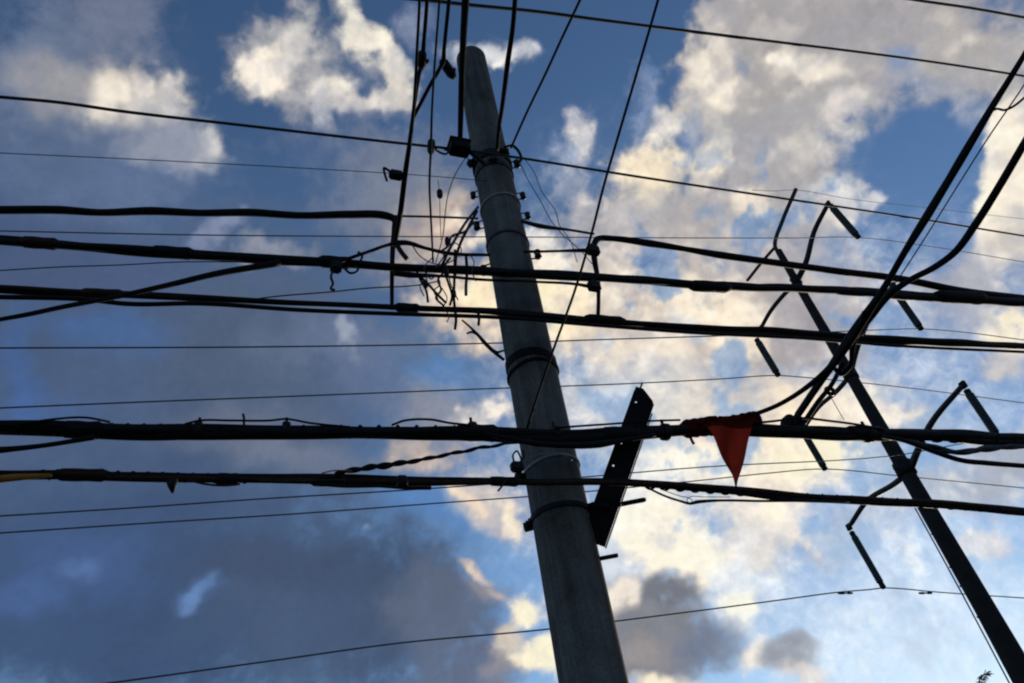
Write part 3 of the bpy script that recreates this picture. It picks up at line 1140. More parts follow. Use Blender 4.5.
def far_collar(py, hgt=0.16):
    z = fbandz(py)
    r = frad(z)
    c = faxis(z) + Vector((0, 0, z))
    V, Fc = lathe_data(c - Vector((0, 0, hgt / 2)), c + Vector((0, 0, hgt / 2)), [(0, r * 1.02), (0.02, r * 1.28), (.98, r * 1.28), (1, r * 1.02)], 20)
    side = tube_data([c - RUN * r * 1.9, c + RUN * r * 1.9], 0.018, 8)
    return link('collar', *merge((V, Fc), side), IRON, far)


far_collar(281); far_collar(374, 0.2); far_collar(469, 0.2)


def far_arm(pix, w=5.5, name='arm', m=STEEL):
    pts = [FARARM(*p) for p in pix]
    path = smooth_path(pts, 6)
    r = [px2m(w * (1.12 - 0.3 * i / (len(path) - 1)), path[i]) / 2 for i in range(len(path))]
    o = link(name, *tube_data(path, r, 10), m, far)
    # little clevis at the tip
    t = pts[-1]
    link('clevis', *box_data(t, RUN, ACROSS, Vector((0, 0, 1)), 0.05, 0.09, 0.10, 0.2), IRON, o)
    return o, t


def hang(label, tip_px, end_px, w=7.0, group='line insulators hanging from the far pole'):
    """long-rod insulator: caps, rod and sheds"""
    p0, p1 = FARARM(*tip_px), FARARM(*end_px)
    t = thing('line_insulator', label, 'insulator', p0, group)
    r = px2m(w, (p0 + p1) / 2) / 2
    n = 26
    prof = [(0.02, r * .45)]
    for i in range(n):
        s = 0.08 + 0.84 * i / n
        prof += [(s, r * .86), (s + 0.84 / n * .35, r), (s + 0.84 / n * .55, r * .97), (s + 0.84 / n * .8, r * .86)]
    prof += [(0.95, r * .55)]
    link('shed_rod', *lathe_data(p0, p1, prof, 14), POLY, t)
    link('end_cap', *lathe_data(p0.lerp(p1, -0.03), p0.lerp(p1, 0.06), [(0, r * .4), (.2, r * .8), (1, r * .75)], 12), IRON, t)
    link('end_cap', *lathe_data(p0.lerp(p1, 0.93), p0.lerp(p1, 1.03), [(0, r * .75), (.8, r * .8), (1, r * .4)], 12), IRON, t)
    return p1


# top tier, middle tier (its arms half hidden by the cables), lower tier
far_arm([(797, 281), (806, 262), (814, 232), (828, 204)]); T1 = hang('insulator hanging to the right at the top of the far pole', (831, 206), (858, 237))
far_arm([(795, 284), (782, 297), (770, 312), (761, 328)], 4.6); T2 = hang('insulator hanging at lower left of the far pole top', (757, 340), (778, 375))
far_arm([(850, 374), (858, 345), (872, 314), (893, 286)]); T3 = hang('insulator hanging below the crossing cables right of the middle arm', (898, 296), (921, 329))
far_arm([(850, 376), (836, 392), (818, 408), (804, 428)], 4.6); T4 = hang('insulator poking out beneath the main bundle left of the far pole', (805, 435), (825, 469))
far_arm([(911, 467), (918, 450), (932, 422), (963, 385)], 6.5); T5 = hang('insulator hanging from the lower right arm of the far pole', (967, 391), (998, 437), 8.5)
far_arm([(910, 471), (894, 484), (868, 500), (849, 527)], 5.5); T6 = hang('lowest insulator with the pole arm bent to its left', (852, 533), (883, 587), 7.0)
# peak bracket
pk = smooth_path([FARAX(793, 280), FARAX(783, 258), FARAX(775, 246), FARAX(782, 222), FARAX(796, 189)], 6)
link('peak_bracket', *tube_data(pk, px2m(4.2, pk[0]) / 2, 8), STEEL, far)
pk2 = smooth_path([FARAX(776, 246), FARAX(762, 262), FARAX(747, 281)], 6)
link('peak_bracket', *tube_data(pk2, px2m(3.2, pk2[0]) / 2, 8), STEEL, far)
# wires clipped down the left of the shaft
for dx in (0, 4):
    pts = [FARAX(915 + dx, 508), FARAX(936 + dx, 546), FARAX(960 + dx, 590), FARAX(1004 + dx, 673), FARAX(1052 + dx, 764)]
    link('riser_wire', *tube_data(smooth_path(pts, 6), px2m(1.5, pts[0]) / 2, 6), WIREM, far)
for q in ((930, 535), (948, 568), (958, 587), (975, 618)):
    p = FARAX(q[0] + 2, q[1])
    link('wire_clip', *box_data(p + (faxis(p.z) - Vector((p.x, p.y, 0))) * 0.3, RUN, ACROSS, Vector((0, 0, 1)), .10, .03, .02), IRON, far)

# conductors of the far line: each hangs between its insulator and the next poles
FG = 'thin conductors of the far pole line'


def conductor(label, tip, pix, w, k, ext=(25, 25)):
    pl = Plane(Vector((tip.x, tip.y, 0)), ACROSS)
    return wire('line_conductor', label, 'wire', pix, w, pl, ext, ALU, FG, n=6)


conductor('thin wire just under the long upper loop, reaching the topmost right insulator', T1, [(0, 231), (200, 235), (390, 236.5), (520, 237), (704, 238), (800, 238), (858, 237.5), (940, 248), (1024, 262)], 1.8, 0)
conductor('thin wire running to the insulator at lower left of the far pole top', T2, [(0, 408), (130, 402.5), (300, 396), (480, 389), (620, 384), (720, 379), (778, 375.5), (800, 377), (900, 387), (1024, 403)], 2.2, 0)
conductor('thin nearly level wire below the paired cables left of the near pole', T3, [(0, 348), (250, 347), (480, 343.5), (620, 339), (780, 334), (880, 330), (921, 329), (970, 333), (1024, 340)], 2.2, 0)
conductor('lower of two thin wires under the lower bundle at left', T4, [(0, 533), (150, 523), (300, 513.5), (440, 503), (560, 494), (704, 480), (770, 473), (825, 469), (900, 476), (1024, 488)], 2.3, 0)
conductor('upper of two thin wires under the lower bundle at left', T5, [(0, 516), (130, 508), (260, 499), (400, 490.5), (560, 479), (704, 467), (891, 456), (960, 444), (998, 438), (1060, 446)], 2.3, 0)
c6 = conductor('lowest thin wire sloping up to the lowest insulator of the far pole', T6, [(-40, 703), (110, 683), (270, 661), (400, 643), (540, 630), (700, 610.5), (780, 600), (840, 592), (870, 589.5), (883, 588), (905, 589), (930, 591.5), (1024, 598)], 2.6, 0)
pl6 = Plane(Vector((T6.x, T6.y, 0)), ACROSS)
for q in ((845, 592.3), (925, 592.3)):
    p = pl6(*q)
    o = link('vibration_damper', *lathe_data(p - RUN * .13 - Vector((0, 0, .012)), p + RUN * .13 - Vector((0, 0, .012)), [(0, .006), (.1, .016), (.35, .018), (.45, .010), (.6, .010), (.7, .017), (.92, .015), (1, .006)], 10), IRON, None, p)
    tag(o, 'small weight clipped on the lowest wire %s the lowest insulator' % ('left of' if q[0] < 880 else 'right of'), 'damper', 'weights on the lowest wire')
plp = Plane(Vector((FARPOLE.x, FARPOLE.y, 0)), ACROSS)
wire('shield_wire', 'very thin wire passing the tip of the far pole', 'wire', [(752, 190), (775, 191), (796, 190), (850, 199), (920, 207), (1024, 219)], 0.9, plp, (0, 25), WIREM, n=6)

# ------------------------------------------------------------------ cables along the street, on the near pole
P0 = run_plane(0.30); P1 = run_plane(0.36); P2 = run_plane(0.42); P3 = run_plane(0.48); PB = run_plane(0.25)
EX = (9, 9)
wire('overhead_wire', 'single wire crossing the pole just below its top', 'wire',
     [(0, 97), (60, 102.5), (120, 111), (240, 125), (380, 141), (470, 151), (520, 158), (640, 177), (770, 196.5), (900, 216), (1024, 236)], 3.6, P0, EX, WIREM)
wire('overhead_wire', 'highest long wire passing above the pole top', 'wire',
     [(425, 0), (470, 5), (540, 12), (600, 20), (740, 37.5), (900, 57.5), (1005, 73), (1040, 79)], 4.2, run_plane(0.9), (9, 9), WIREM)
wire('overhead_wire', 'short stretch of wire cutting the upper right corner', 'wire',
     [(880, -6), (915, 0), (970, 8), (1024, 17.5)], 4.0, run_plane(1.3), (9, 9), WIREM)
wire('overhead_wire', 'faint thin wire between the pole top wire and the upper loop at left', 'wire',
     [(0, 153), (150, 160), (300, 168), (430, 176), (487, 181)], 1.6, PB, (9, 0), WIREM)
wire('overhead_cable', 'thick cable at left turning down beside the pole', 'cable',
     [(0, 210), (60, 210), (100, 212.5), (150, 211), (200, 213), (250, 212.5), (300, 215.5), (350, 214.5), (385, 215.5), (394, 219), (394.5, 230), (393, 245), (392, 275), (392, 309)],
     [8.5, 8.5, 7, 8.5, 7, 8, 7, 8, 8, 7, 6, 5.5, 4.5, 4], P1, (9, 0), RUBBER, n=8)
wire('overhead_wire', 'slim wire carried on from the turned down cable to the pole', 'wire', [(395, 216), (440, 217), (478, 218.5)], 3, P1, (0, 0), WIREM)
wire('overhead_wire', 'slim sagging wire from the pole to the corner of the right hand loop', 'wire',
     [(521, 221), (540, 226), (570, 230), (594, 234)], [3.4, 5, 2.6, 2.6], P1, (0, 0), WIREM)
wire('overhead_cable', 'thick cable at right starting in a square bend beside the pole', 'cable',
     [(598, 318), (598.5, 300), (598, 280), (594.5, 260), (594, 245), (598, 239), (612, 238.5), (650, 243.5), (685, 249), (720, 255), (770, 262), (840, 271.5), (900, 279), (960, 291), (1024, 299)],
     [4, 4, 4.5, 6, 6.5, 7, 6, 7.5, 5.5, 7.5, 7, 7, 7.5, 8, 8.5], P1, (0, 9), RUBBER, n=8)
up = bundle('cable_bundle', 'upper thick cable bundle crossing the pole below the loops', 'cable bundle',
       [(0, 240), (100, 247.5), (200, 254.5), (300, 260), (345, 263), (400, 267), (500, 272), (600, 278.5), (700, 286), (800, 290), (900, 294), (960, 297), (1024, 301)],
       [11, 12, 12, 11, 12, 11, 10.5, 11, 11, 11, 11, 12, 13], P2, EX, 3)
wire('stay_wire', 'bent wire peaking at the turned down cable and returning to the pole', 'wire',
     [(335, 264), (350, 258), (365, 253), (388, 245), (398, 243), (408, 243), (425, 248), (450, 253.5), (490, 255)], [3.5, 3.5, 3.5, 3.5, 6, 5, 3.5, 4, 3], P3, (0, 0), RUBBER)
wire('stay_wire', 'level wire from the pole to the square bend of the right loop', 'wire', [(524, 252), (560, 251), (580, 250.5), (593, 250.5)], [2.6, 2.6, 4, 5], P3, (0, 0), RUBBER)
wire('stay_wire', 'thin wire hugging the underside of the upper bundle across the pole', 'wire',
     [(394, 273), (410, 275), (440, 276), (480, 279.5), (540, 282), (575, 284), (592, 287)], [6, 6, 3, 3, 2.6, 3, 4], P3, (0, 0), RUBBER)
mid = bundle('cable_bundle', 'middle pair of cables lashed together crossing the pole', 'cable bundle',
       [(0, 289), (100, 293.5), (200, 297.5), (300, 302.5), (400, 307.5), (500, 312), (600, 320), (700, 328), (800, 334), (900, 340), (1024, 347)],
       [8.5, 9, 8.5, 8, 8, 8, 9, 9, 9, 9, 8.5], P2, EX, 2, twist=0.5, mats=[RUBBER, BROWNM])
wire('overhead_cable', 'slimmer cable sagging just beneath the middle pair', 'cable',
     [(0, 297), (80, 299), (130, 304), (200, 303.5), (300, 310), (400, 314), (500, 317.5), (600, 325.5), (700, 333), (800, 338), (900, 346), (1024, 352)], 4.6, P3, EX, RUBBER)
wire('overhead_cable', 'cable rising diagonally from the left edge to the upper bundle', 'cable',
     [(0, 319.5), (30, 314), (60, 307.5), (110, 298), (160, 287), (220, 273), (280, 263)], [4.5, 5, 5, 5, 5.5, 6.5, 7], run_plane(0.55), (9, 0), RUBBER)
wire('overhead_wire', 'thin wire rising gently between the upper bundle and middle pair at left', 'wire',
     [(0, 270.5), (60, 267), (120, 265), (180, 262), (240, 262), (300, 262)], 2.2, P0, (9, 0), WIREM)
wire('overhead_wire', 'thin wire emerging right of the diagonal cable and ending in the tangle', 'wire',
     [(248, 300), (280, 296), (330, 292), (370, 288), (415, 285.5), (440, 281)], 2.6, P1, (0, 0), WIREM)

big = bundle('cable_bundle', 'heaviest lashed cable bundle, holding the red pennant', 'cable bundle',
             [(0, 427.5), (50, 428.5), (100, 430), (200, 431), (300, 432), (400, 431.5), (470, 432), (540, 436), (620, 435), (700, 430), (760, 431), (800, 432.5), (900, 435), (960, 437), (1024, 440)],
             [17, 17.5, 17, 16, 15, 15.5, 17, 15.5, 15, 14.5, 13, 13, 13, 13, 13], P2, EX, 4, twist=0.8)
for x, y in ((198, 430), (286, 430), (472, 430), (555, 434), (665, 432), (868, 434)):
    p = P2(x, y)
    r = px2m(9, p)
    V, Fc = lathe_data(p - RUN * r * .45, p + RUN * r * .45, [(0, r * .8), (.15, r * .98), (.85, r * .98), (1, r * .8)], 14)
    tail = box_data(p + Vector((0, 0, r * 1.25)), RUN, ACROSS, Vector((0, 0, 1)), r * .3, r * .25, r * .8)
    link('cable_tie', *merge((V, Fc), tail), IRON, big)
p = P2(244, 419)
link('cable_tie', *tube_data([P2(244, 426), P2(244, 418), P2(243, 414)], px2m(2.6, p) / 2, 6), IRON, big)
wire('', '', '', [(20, 424), (55, 419), (85, 417.5), (110, 422)], 3, P3, (0, 0), RUBBER, parent=big).name = 'loose_strand'
wire('', '', '', [(185, 424), (200, 420.5), (230, 420.5), (270, 420.5), (286, 419), (310, 423), (350, 427)], 3, P3, (0, 0), RUBBER, parent=big).name = 'loose_strand'
wire('', '', '', [(392, 425), (405, 420.5), (430, 419.5), (450, 423), (470, 425)], 3.2, P3, (0, 0), RUBBER, parent=big).name = 'loose_strand'
wire('', '', '', [(555, 428), (580, 426), (610, 424), (650, 421), (680, 420)], 3, P3, (0, 0), RUBBER, parent=big).name = 'loose_strand'
wire('', '', '', [(745, 424), (775, 421), (800, 418), (830, 421), (860, 425), (885, 430)], 3.2, P3, (0, 0), RUBBER, parent=big).name = 'loose_strand'
wire('overhead_cable', 'cable joining the heaviest bundle from the left edge below it', 'cable',
     [(0, 450), (12, 449), (40, 446), (70, 441.5), (95, 437)], [7, 6, 5, 5, 6], P3, (9, 0), RUBBER)
wire('overhead_cable', 'cable leaving the heaviest bundle under the pole crossing and rejoining it', 'cable',
     [(485, 434), (510, 439), (540, 444), (580, 445.5), (600, 444), (625, 440), (655, 435)], [4, 5, 6, 7, 8, 5, 4], P3, (0, 0), RUBBER)
bundle('twisted_wire', 'twisted pair of wires climbing from the lower bundle to the pole', 'wire',
       [(335, 474), (362, 468.5), (385, 465.5), (420, 460), (450, 454), (480, 448), (505, 444), (530, 440)], [5, 5.5, 6.5, 5, 4.5, 4.5, 4, 4], P3, (0, 0), 2, twist=42, n=36)
low = bundle('cable_bundle', 'lower cable bundle with orange and green jackets showing at left', 'cable bundle',
             [(0, 476), (60, 474.5), (120, 476), (200, 478), (300, 479.5), (400, 481), (470, 481), (540, 482), (600, 482.5), (650, 485), (720, 490), (800, 497), (900, 502), (1024, 511)],
             [9, 11, 11, 11, 11.5, 11, 8, 8, 8.5, 9, 9, 9, 8, 8], P2, EX, 3, twist=0.7, mats=[RUBBER, RUBBER, BROWNM])
wire('', '', '', [(-40, 482), (0, 479), (16, 477.5), (30, 476.5), (52, 475)], [7, 8, 7.5, 6, 3], P3, (3, 0), ORANGE, parent=low).name = 'orange_strand'
wire('', '', '', [(-30, 470), (10, 471), (60, 470.5), (100, 471)], 2.6, P3, (3, 0), BROWNM, parent=low).name = 'loose_strand'
wire('', '', '', [(258, 480), (280, 480.5), (320, 480), (345, 479.5)], 2.2, run_plane(.50), (0, 0), GREEN, parent=low).name = 'green_strand'
wire('', '', '', [(322, 473), (335, 470.5), (352, 471)], 2.6, run_plane(.50), (0, 0), ORANGE, parent=low).name = 'orange_strand'
wire('', '', '', [(188, 480), (205, 484), (225, 485.5), (240, 484)], 3, P3, (0, 0), BROWNM, parent=low).name = 'loose_strand'
wire('', '', '', [(318, 484), (345, 486), (380, 486.5), (410, 488), (431, 488)], [4, 4, 2.5, 4, 4], P3, (0, 0), RUBBER, parent=low).name = 'loose_strand'
p = P3(172, 487)
link('hanging_tag', *lathe_data(P3(172, 481), P3(172.5, 493), [(0, px2m(6, p)), (.4, px2m(4.5, p)), (1, px2m(1, p))], 8), IRON, low)
p = P3(402, 482)
link('cable_tie', *lathe_data(p - RUN * .025, p + RUN * .025, [(0, px2m(6, p)), (.2, px2m(7, p)), (.8, px2m(7, p)), (1, px2m(6, p))], 12), IRON, low)
wire('loose_wire', 'loose wire dipping in a shallow V beneath the lower bundle right of the arm', 'wire',
     [(648, 488), (665, 496), (680, 501), (690, 503.5), (697, 502), (720, 500.5), (760, 501), (800, 501), (850, 502)], [2.2, 2.2, 2.4, 3, 4, 2.6, 2.6, 2.4, 2], P3, (0, 0), RUBBER)
wire('loose_wire', 'short curled wire above the V of the loose wire', 'wire',
     [(660, 489), (680, 496), (689, 498), (692, 500), (690, 503), (687, 501), (690, 497), (705, 497), (730, 497)], 1.5, run_plane(.52), (0, 0), WIREM)
wire('overhead_cable', 'slack cable under the heaviest bundle right of the far pole', 'cable',
     [(880, 436), (905, 441), (935, 452), (960, 460), (985, 463), (1024, 466)], [4, 4.5, 5, 5, 5.5, 5], P3, (0, 9), RUBBER)
bundle('twisted_wire', 'loose thin wires fraying under the heaviest bundle at the right edge', 'wire',
       [(905, 441), (930, 446), (955, 452), (985, 449), (1005, 447), (1040, 446)], [4, 6, 6, 7, 6, 5], P3, (0, 9), 3, twist=12, mats=[WIREM], n=20)

def lashing(b_, pl, x0, x1, ys, w, turns):
    """thin wire wound round a bundle"""
    pts = [pl(x0 + (x1 - x0) * k / 12, float(np.interp(x0 + (x1 - x0) * k / 12, ys[0], ys[1]))) for k in range(13)]
    pth = smooth_path(pts, max(4, turns))
    N = len(pth)
    r = px2m(w, pts[6]) / 2
    out = []
    for i, p in enumerate(pth):
        an = 2 * math.pi * turns * i / (N - 1)
        out.append(p + Vector((0, 0, math.sin(an) * r)) + ACROSS * math.cos(an) * r)
    return link('lashing_wire', *tube_data(out, px2m(1.1, pts[6]), 5), RUBBER, b_)


bx_ = [0, 100, 200, 300, 400, 470, 540, 620, 700, 800, 900, 1024]; by_ = [427.5, 430, 431, 432, 431.5, 432, 436, 435, 430, 432.5, 435, 440]
lashing(big, P2, 10, 190, (bx_, by_), 13.3, 11)
lashing(big, P2, 300, 470, (bx_, by_), 12.5, 9)
lashing(big, P2, 820, 1030, (bx_, by_), 10.8, 12)
lx_ = [0, 60, 120, 200, 300, 400, 470, 600, 650, 720, 800, 900, 1024]; ly_ = [476, 474.5, 476, 478, 479.5, 481, 481, 482.5, 485, 490, 497, 502, 511]
lashing(low, P2, 40, 250, (lx_, ly_), 9.0, 14)
lashing(low, P2, 640, 1000, (lx_, ly_), 7.1, 24)

# lumps of tape and sleeves where cables were joined
def sleeve(owner, pl, x, y, x2, y2, w, m=RUBBER):
    p, q = pl(x, y), pl(x2, y2)
    r = px2m(w, p) / 2
    return link('tape_sleeve', *lathe_data(p, q, [(0, r * .6), (.12, r * .95), (.35, r), (.6, r * .93), (.85, r * 1.02), (1, r * .6)], 12), m, owner)


sleeve(big, P2, 60, 429, 105, 430.5, 18.5); sleeve(big, P2, 455, 432, 500, 433.5, 18); sleeve(big, P2, 845, 433, 885, 434.5, 16); sleeve(big, P2, 600, 435, 640, 434, 17)
sleeve(low, P2, 55, 474.5, 110, 475.5, 13.5, BROWNM); sleeve(low, P2, 310, 480, 345, 480.5, 13); sleeve(low, P2, 215, 479, 240, 479.5, 13); sleeve(low, P2, 488, 481, 520, 482, 10)

sleeve(up, P2, 150, 251, 195, 254, 13.5); sleeve(up, P2, 318, 261, 352, 263.5, 13.5); sleeve(up, P2, 690, 285.5, 730, 287.5, 12.5); sleeve(up, P2, 935, 296, 985, 298.5, 14)
sleeve(up, P2, 20, 241.5, 60, 244.5, 13, BROWNM); sleeve(mid, P2, 80, 292.5, 125, 294.5, 10.5, BROWNM); sleeve(mid, P2, 585, 318.5, 625, 322, 11); sleeve(mid, P2, 395, 307, 420, 308.5, 10)
ux_ = [0, 100, 200, 300, 400, 500, 600, 700, 800, 900, 1024]; uy_ = [240, 247.5, 254.5, 260, 267, 272, 278.5, 286, 290, 294, 301]

# ------------------------------------------------------------------ service cables passing overhead to the street
def Z(pl, x, y):
    return pl(x, y).z


OG = 'service cables rising overhead left of the pole'
j = Z(P2, 393, 243)
wire('service_cable', 'leftmost overhead cable merging into the turned down cable', 'cable',
     [(420, -40), (419.5, 0), (417, 50), (414, 105), (410, 140), (405, 175), (400, 215), (395, 243)], [3, 3, 3, 3.5, 4.5, 5.5, 5.5, 5], h=(j + .15, j), ext=(5, 0), group=OG)
wire('service_cable', 'overhead cable holding the small black splice nearest the top', 'cable',
     [(428, -40), (427, 0), (424, 40), (422, 62), (419, 75), (414, 108)], [4, 4, 4, 5, 4, 3.5], h=(j + .28, j + .14), ext=(5, 0), group=OG)
wire('service_cable', 'thin overhead wire dropping straight through the small clamp into the tangle', 'wire',
     [(442, -40), (439.5, 0), (435, 60), (432, 110), (431, 146), (429.5, 185), (430.5, 210), (432, 240), (433, 262)], [2.4, 2.4, 2.4, 2.4, 2.6, 2.2, 2.2, 2, 2], h=(j + .3, Z(P2, 433, 262)), ext=(5, 0), m=WIREM, group=OG)
wire('service_cable', 'overhead cable ending in the tilted black splice', 'cable',
     [(452, -40), (449, 0), (446, 30), (444, 50), (443, 62), (440, 68), (432, 82), (422, 101), (413, 118)], [4, 4, 4, 4, 5, 4, 4, 4, 4], h=(j + .5, j + .12), ext=(5, 0), group=OG)
jz = Z(P1, 459, 140)
wire('service_cable', 'thickest overhead cable falling past the pole top into the black box', 'cable',
     [(467, -40), (465.5, 0), (463.5, 35), (462, 70), (461, 105), (460, 142)], [8, 8, 7, 6.5, 6, 5], h=(jz + .2, jz), ext=(5, 0), group=OG)
wire('service_cable', 'overhead cable swinging in behind the right of the pole top', 'cable',
     [(517, -40), (515, 0), (512.5, 30), (508, 60), (505, 85), (502, 108), (499, 128), (497, 150)], [5, 5, 5, 5.5, 5, 4.5, 4, 4], h=(jz + .2, Z(P0, 497, 150)), ext=(5, 0), group='service cables rising overhead right of the pole')
jz2 = Z(P0, 511, 148)
wire('service_cable', 'straight thin cable slanting up right from the hook at the pole top strap', 'cable',
     [(598, -40), (580, 0), (562, 38), (545, 75), (528, 110), (511, 148)], 3.6, h=(jz2 + .2, jz2), ext=(5, 0), group='service cables rising overhead right of the pole')
jz3 = Z(P3, 527, 428)
wire('service_cable', 'long twisted cable slanting from top centre down across the pole face', 'cable',
     [(669, -40), (658, 0), (640, 62), (620, 130), (604, 185), (592, 232), (575, 290), (555, 345), (540, 388), (527, 428)], 3.6, h=(jz3 + 1.6, jz3), ext=(5, 0), group='service cables rising overhead right of the pole')

# right: the cables coming over the street into the heaviest bundle
jr = Z(P2, 800, 418)
RG = 'cables coming over the street into the heaviest bundle'
def obundle(name, label, cat, pix, w, h, strands, ext, group=None, twist=1.5):
    L = [0.0]
    for i in range(1, len(pix)):
        L.append(L[-1] + math.dist(pix[i], pix[i - 1]))
    q = [at_height(a, b_, h[0] + (h[1] - h[0]) * s / L[-1]) for (a, b_), s in zip(pix, L)]
    it = iter(q)
    return bundle(name, label, cat, pix, w, lambda x, y: next(it), ext, strands, group, twist)


obundle('overhead_cable_group', 'thick cables crossing down from the right edge to the black splice case', 'cable bundle',
        [(1060, -8), (1024, 56), (994, 105), (960, 162), (930, 212), (905, 252), (885, 287), (864, 318), (847, 342), (832, 364), (813, 392), (797, 416)],
        [5.5, 6.5, 8, 9.5, 8.5, 7.5, 9, 11, 11, 9, 8, 8], (jr + .25, jr), 3, (5, 0), RG)
wire('overhead_cable', 'thick cable curving from the right edge and crossing toward the pennant', 'cable',
     [(1060, 84), (1024, 144), (1000, 185), (975, 225), (955, 252), (935, 267), (910, 280), (890, 294), (870, 318), (848, 345), (825, 372), (800, 392), (778, 405), (756, 414)],
     [7.5, 7.5, 7.5, 7.5, 7, 6.5, 6, 7, 7, 7, 6, 5, 4.5, 4.5], None, (5, 0), RUBBER, RG, h=(jr + .32, Z(P3, 756, 414)))
wire('overhead_wire', 'thin straight wire running alongside the thick cables at the right edge', 'wire',
     [(1050, 42), (1024, 85), (990, 135), (960, 182), (930, 230), (903, 272), (880, 305), (862, 336)], 2.4, None, (5, 0), WIREM, None, h=(jr + .3, jr + .05))
wire('overhead_cable', 'short curl of cable hooked between the thick cables and right edge', 'cable',
     [(990, 112), (996, 109), (1005, 110), (1014, 106), (1024, 98), (1040, 84)], 3.2, None, (0, 3), RUBBER, None, h=(jr + .22, jr + .3))
wire('jumper_cable', 'short twisted jumper dropping beside the far pole shaft', 'cable',
     [(864, 312), (858, 330), (852, 350), (850, 366), (842, 374), (834, 368)], [4, 4.5, 5, 5, 5, 4], None, (0, 0), RUBBER, None, h=(jr + .06, jr + .02))
wire('jumper_cable', 'short cable branching beside the thick cables above the splice case', 'cable',
     [(843, 362), (832, 384), (818, 402), (803, 424)], [4.5, 4.5, 5, 5], None, (0, 0), BROWNM, None, h=(jr + .04, jr))
wire('tie_wire', 'hair thin wire dangling below the ring on the thick cables', 'wire', [(831, 397), (837, 408), (844, 420)], 1.4, None, (0, 0), WIREM, None, h=(jr + .0, jr))

# ------------------------------------------------------------------ hardware hung in the cables
def splice(name, label, p0, p1, w, m=IRON, cat='splice', group=None, boss=True):
    t = thing(name, label, cat, p0, group)
    r = px2m(w, p0) / 2
    link('body', *lathe_data(p0, p1, [(0, r * .35), (.08, r * .8), (.2, r), (.75, r), (.9, r * .7), (1, r * .3)], 14), m, t)
    if boss:
        link('screw', *lathe_data(p0.lerp(p1, .5), p0.lerp(p1, .5) + RUN * r * 1.5, [(0, r * .35), (.7, r * .35), (.75, r * .55), (1, r * .5)], 8), m, t)
    return t


def HZ(x, y, h):
    return at_height(x, y, h)


splice('cable_splice', 'small black splice on a cable high left of the pole top', HZ(422.5, 50, j + .2), HZ(421.5, 70, j + .17), 9)
splice('cable_splice', 'tilted black splice close to the left of the pole top', HZ(441, 59, j + .36), HZ(455, 79, j + .30), 10)
splice('cable_clamp', 'small clamp on the thin wire left of the black box', HZ(431.5, 139, j + .12), HZ(431, 155, j + .1), 8, cat='clamp')
# box at the pole top
pb = P1(459.5, 148.5)
jb = thing('junction_box', 'black box beside the pole under the thickest overhead cable', 'junction box', pb)
sx = px2m(20, pb)
link('case', *box_data(pb, RUN, ACROSS, Vector((0, 0, 1)), sx, sx * .7, sx * .62, 0.1), RUBBER, jb, smooth=False)
link('lid', *box_data(pb + Vector((0, 0, sx * .36)), RUN, ACROSS, Vector((0, 0, 1)), sx * 1.1, sx * .8, sx * .12, 0.2), IRON, jb, smooth=False)
link('gland', *lathe_data(pb + Vector((0, 0, sx * .42)), pb + Vector((0, 0, sx * .8)), [(0, sx * .22), (.6, sx * .2), (1, sx * .14)], 10), IRON, jb)
link('bracket', *tube_data([pb + RUN * sx * .4, pb + RUN * sx * 1.5 - ACROSS * .1], sx * .12, 8), IRON, jb)
# clamp with a hook on the leftmost cable
pc = HZ(396, 175, j + .05)
cl = thing('dead_end_clamp', 'dark clamp with a hooked tail on the leftmost overhead cable', 'clamp', pc)
s_ = px2m(14, pc)
link('body', *box_data(pc, RUN, ACROSS, Vector((0, 0, 1)), s_, s_ * .6, s_ * .7, 0.2), IRON, cl, smooth=False)
hk = [HZ(392, 173, j + .05), HZ(388, 170, j + .05), HZ(384, 168, j + .05), HZ(384.5, 173, j + .05), HZ(387, 181, j + .05)]
link('hook', *tube_data(smooth_path(hk, 5), px2m(2.6, pc) / 2, 6), IRON, cl)
# hooks at the pole top strap
pts = [P0(505, 147), P0(513, 146), P0(519, 152), P0(521, 160), P0(518, 163)]
tag(link('wire_hook', *tube_data(smooth_path(pts, 5), px2m(3, pts[0]) / 2, 8), IRON, None, pts[0]), 'curved iron hook at the right of the pole top strap', 'hook')
pts = [P1(436, 150), P1(441, 153), P1(446, 154), P1(448, 151), P1(444, 149)]
tag(link('wire_hook', *tube_data(smooth_path(pts, 5), px2m(2.2, pts[0]) / 2, 6), IRON, None, pts[0]), 'small wire curl left of the black box', 'hook')
# little dark connector hanging on its own wire
splice('cable_clamp', 'tiny dark connector against the cream cloud left of the pole', P1(439.5, 190), P1(440, 198), 6, cat='clamp', boss=False)
wire('drop_wire', 'hairline wire under the tiny dark connector', 'wire', [(438, 180), (439.5, 196), (440, 215), (441, 240)], 1.3, P1, (0, 0), WIREM)
# suspension clamp below the upper bundle
pc = P3(336, 267)
cl = thing('suspension_clamp', 'black clamp with dangling hooks under the upper bundle at left', 'clamp', pc)
s_ = px2m(10, pc)
link('body', *box_data(pc, RUN, ACROSS, Vector((0, 0, 1)), s_ * 1.1, s_, s_ * 1.3, 0.2), IRON, cl, smooth=False)
for pp in ([(333, 270), (331, 277), (333, 284), (331, 289), (335, 290)], [(345, 269), (350, 273), (356, 272), (358, 268), (355, 266)], [(360, 262), (362, 255), (358, 252)]):
    q = [P3(*a) for a in pp]
    link('hook', *tube_data(smooth_path(q, 5), px2m(2.6, q[0]) / 2, 6), IRON, cl)
pts = [P3(396, 243.5), P3(402, 253), P3(407, 259)]
tag(link('wire_hook', *tube_data(smooth_path(pts, 5), px2m(5, pts[0]) / 2, 6), IRON, None, pts[0]), 'thick hook hanging where the bent wire peaks', 'hook')

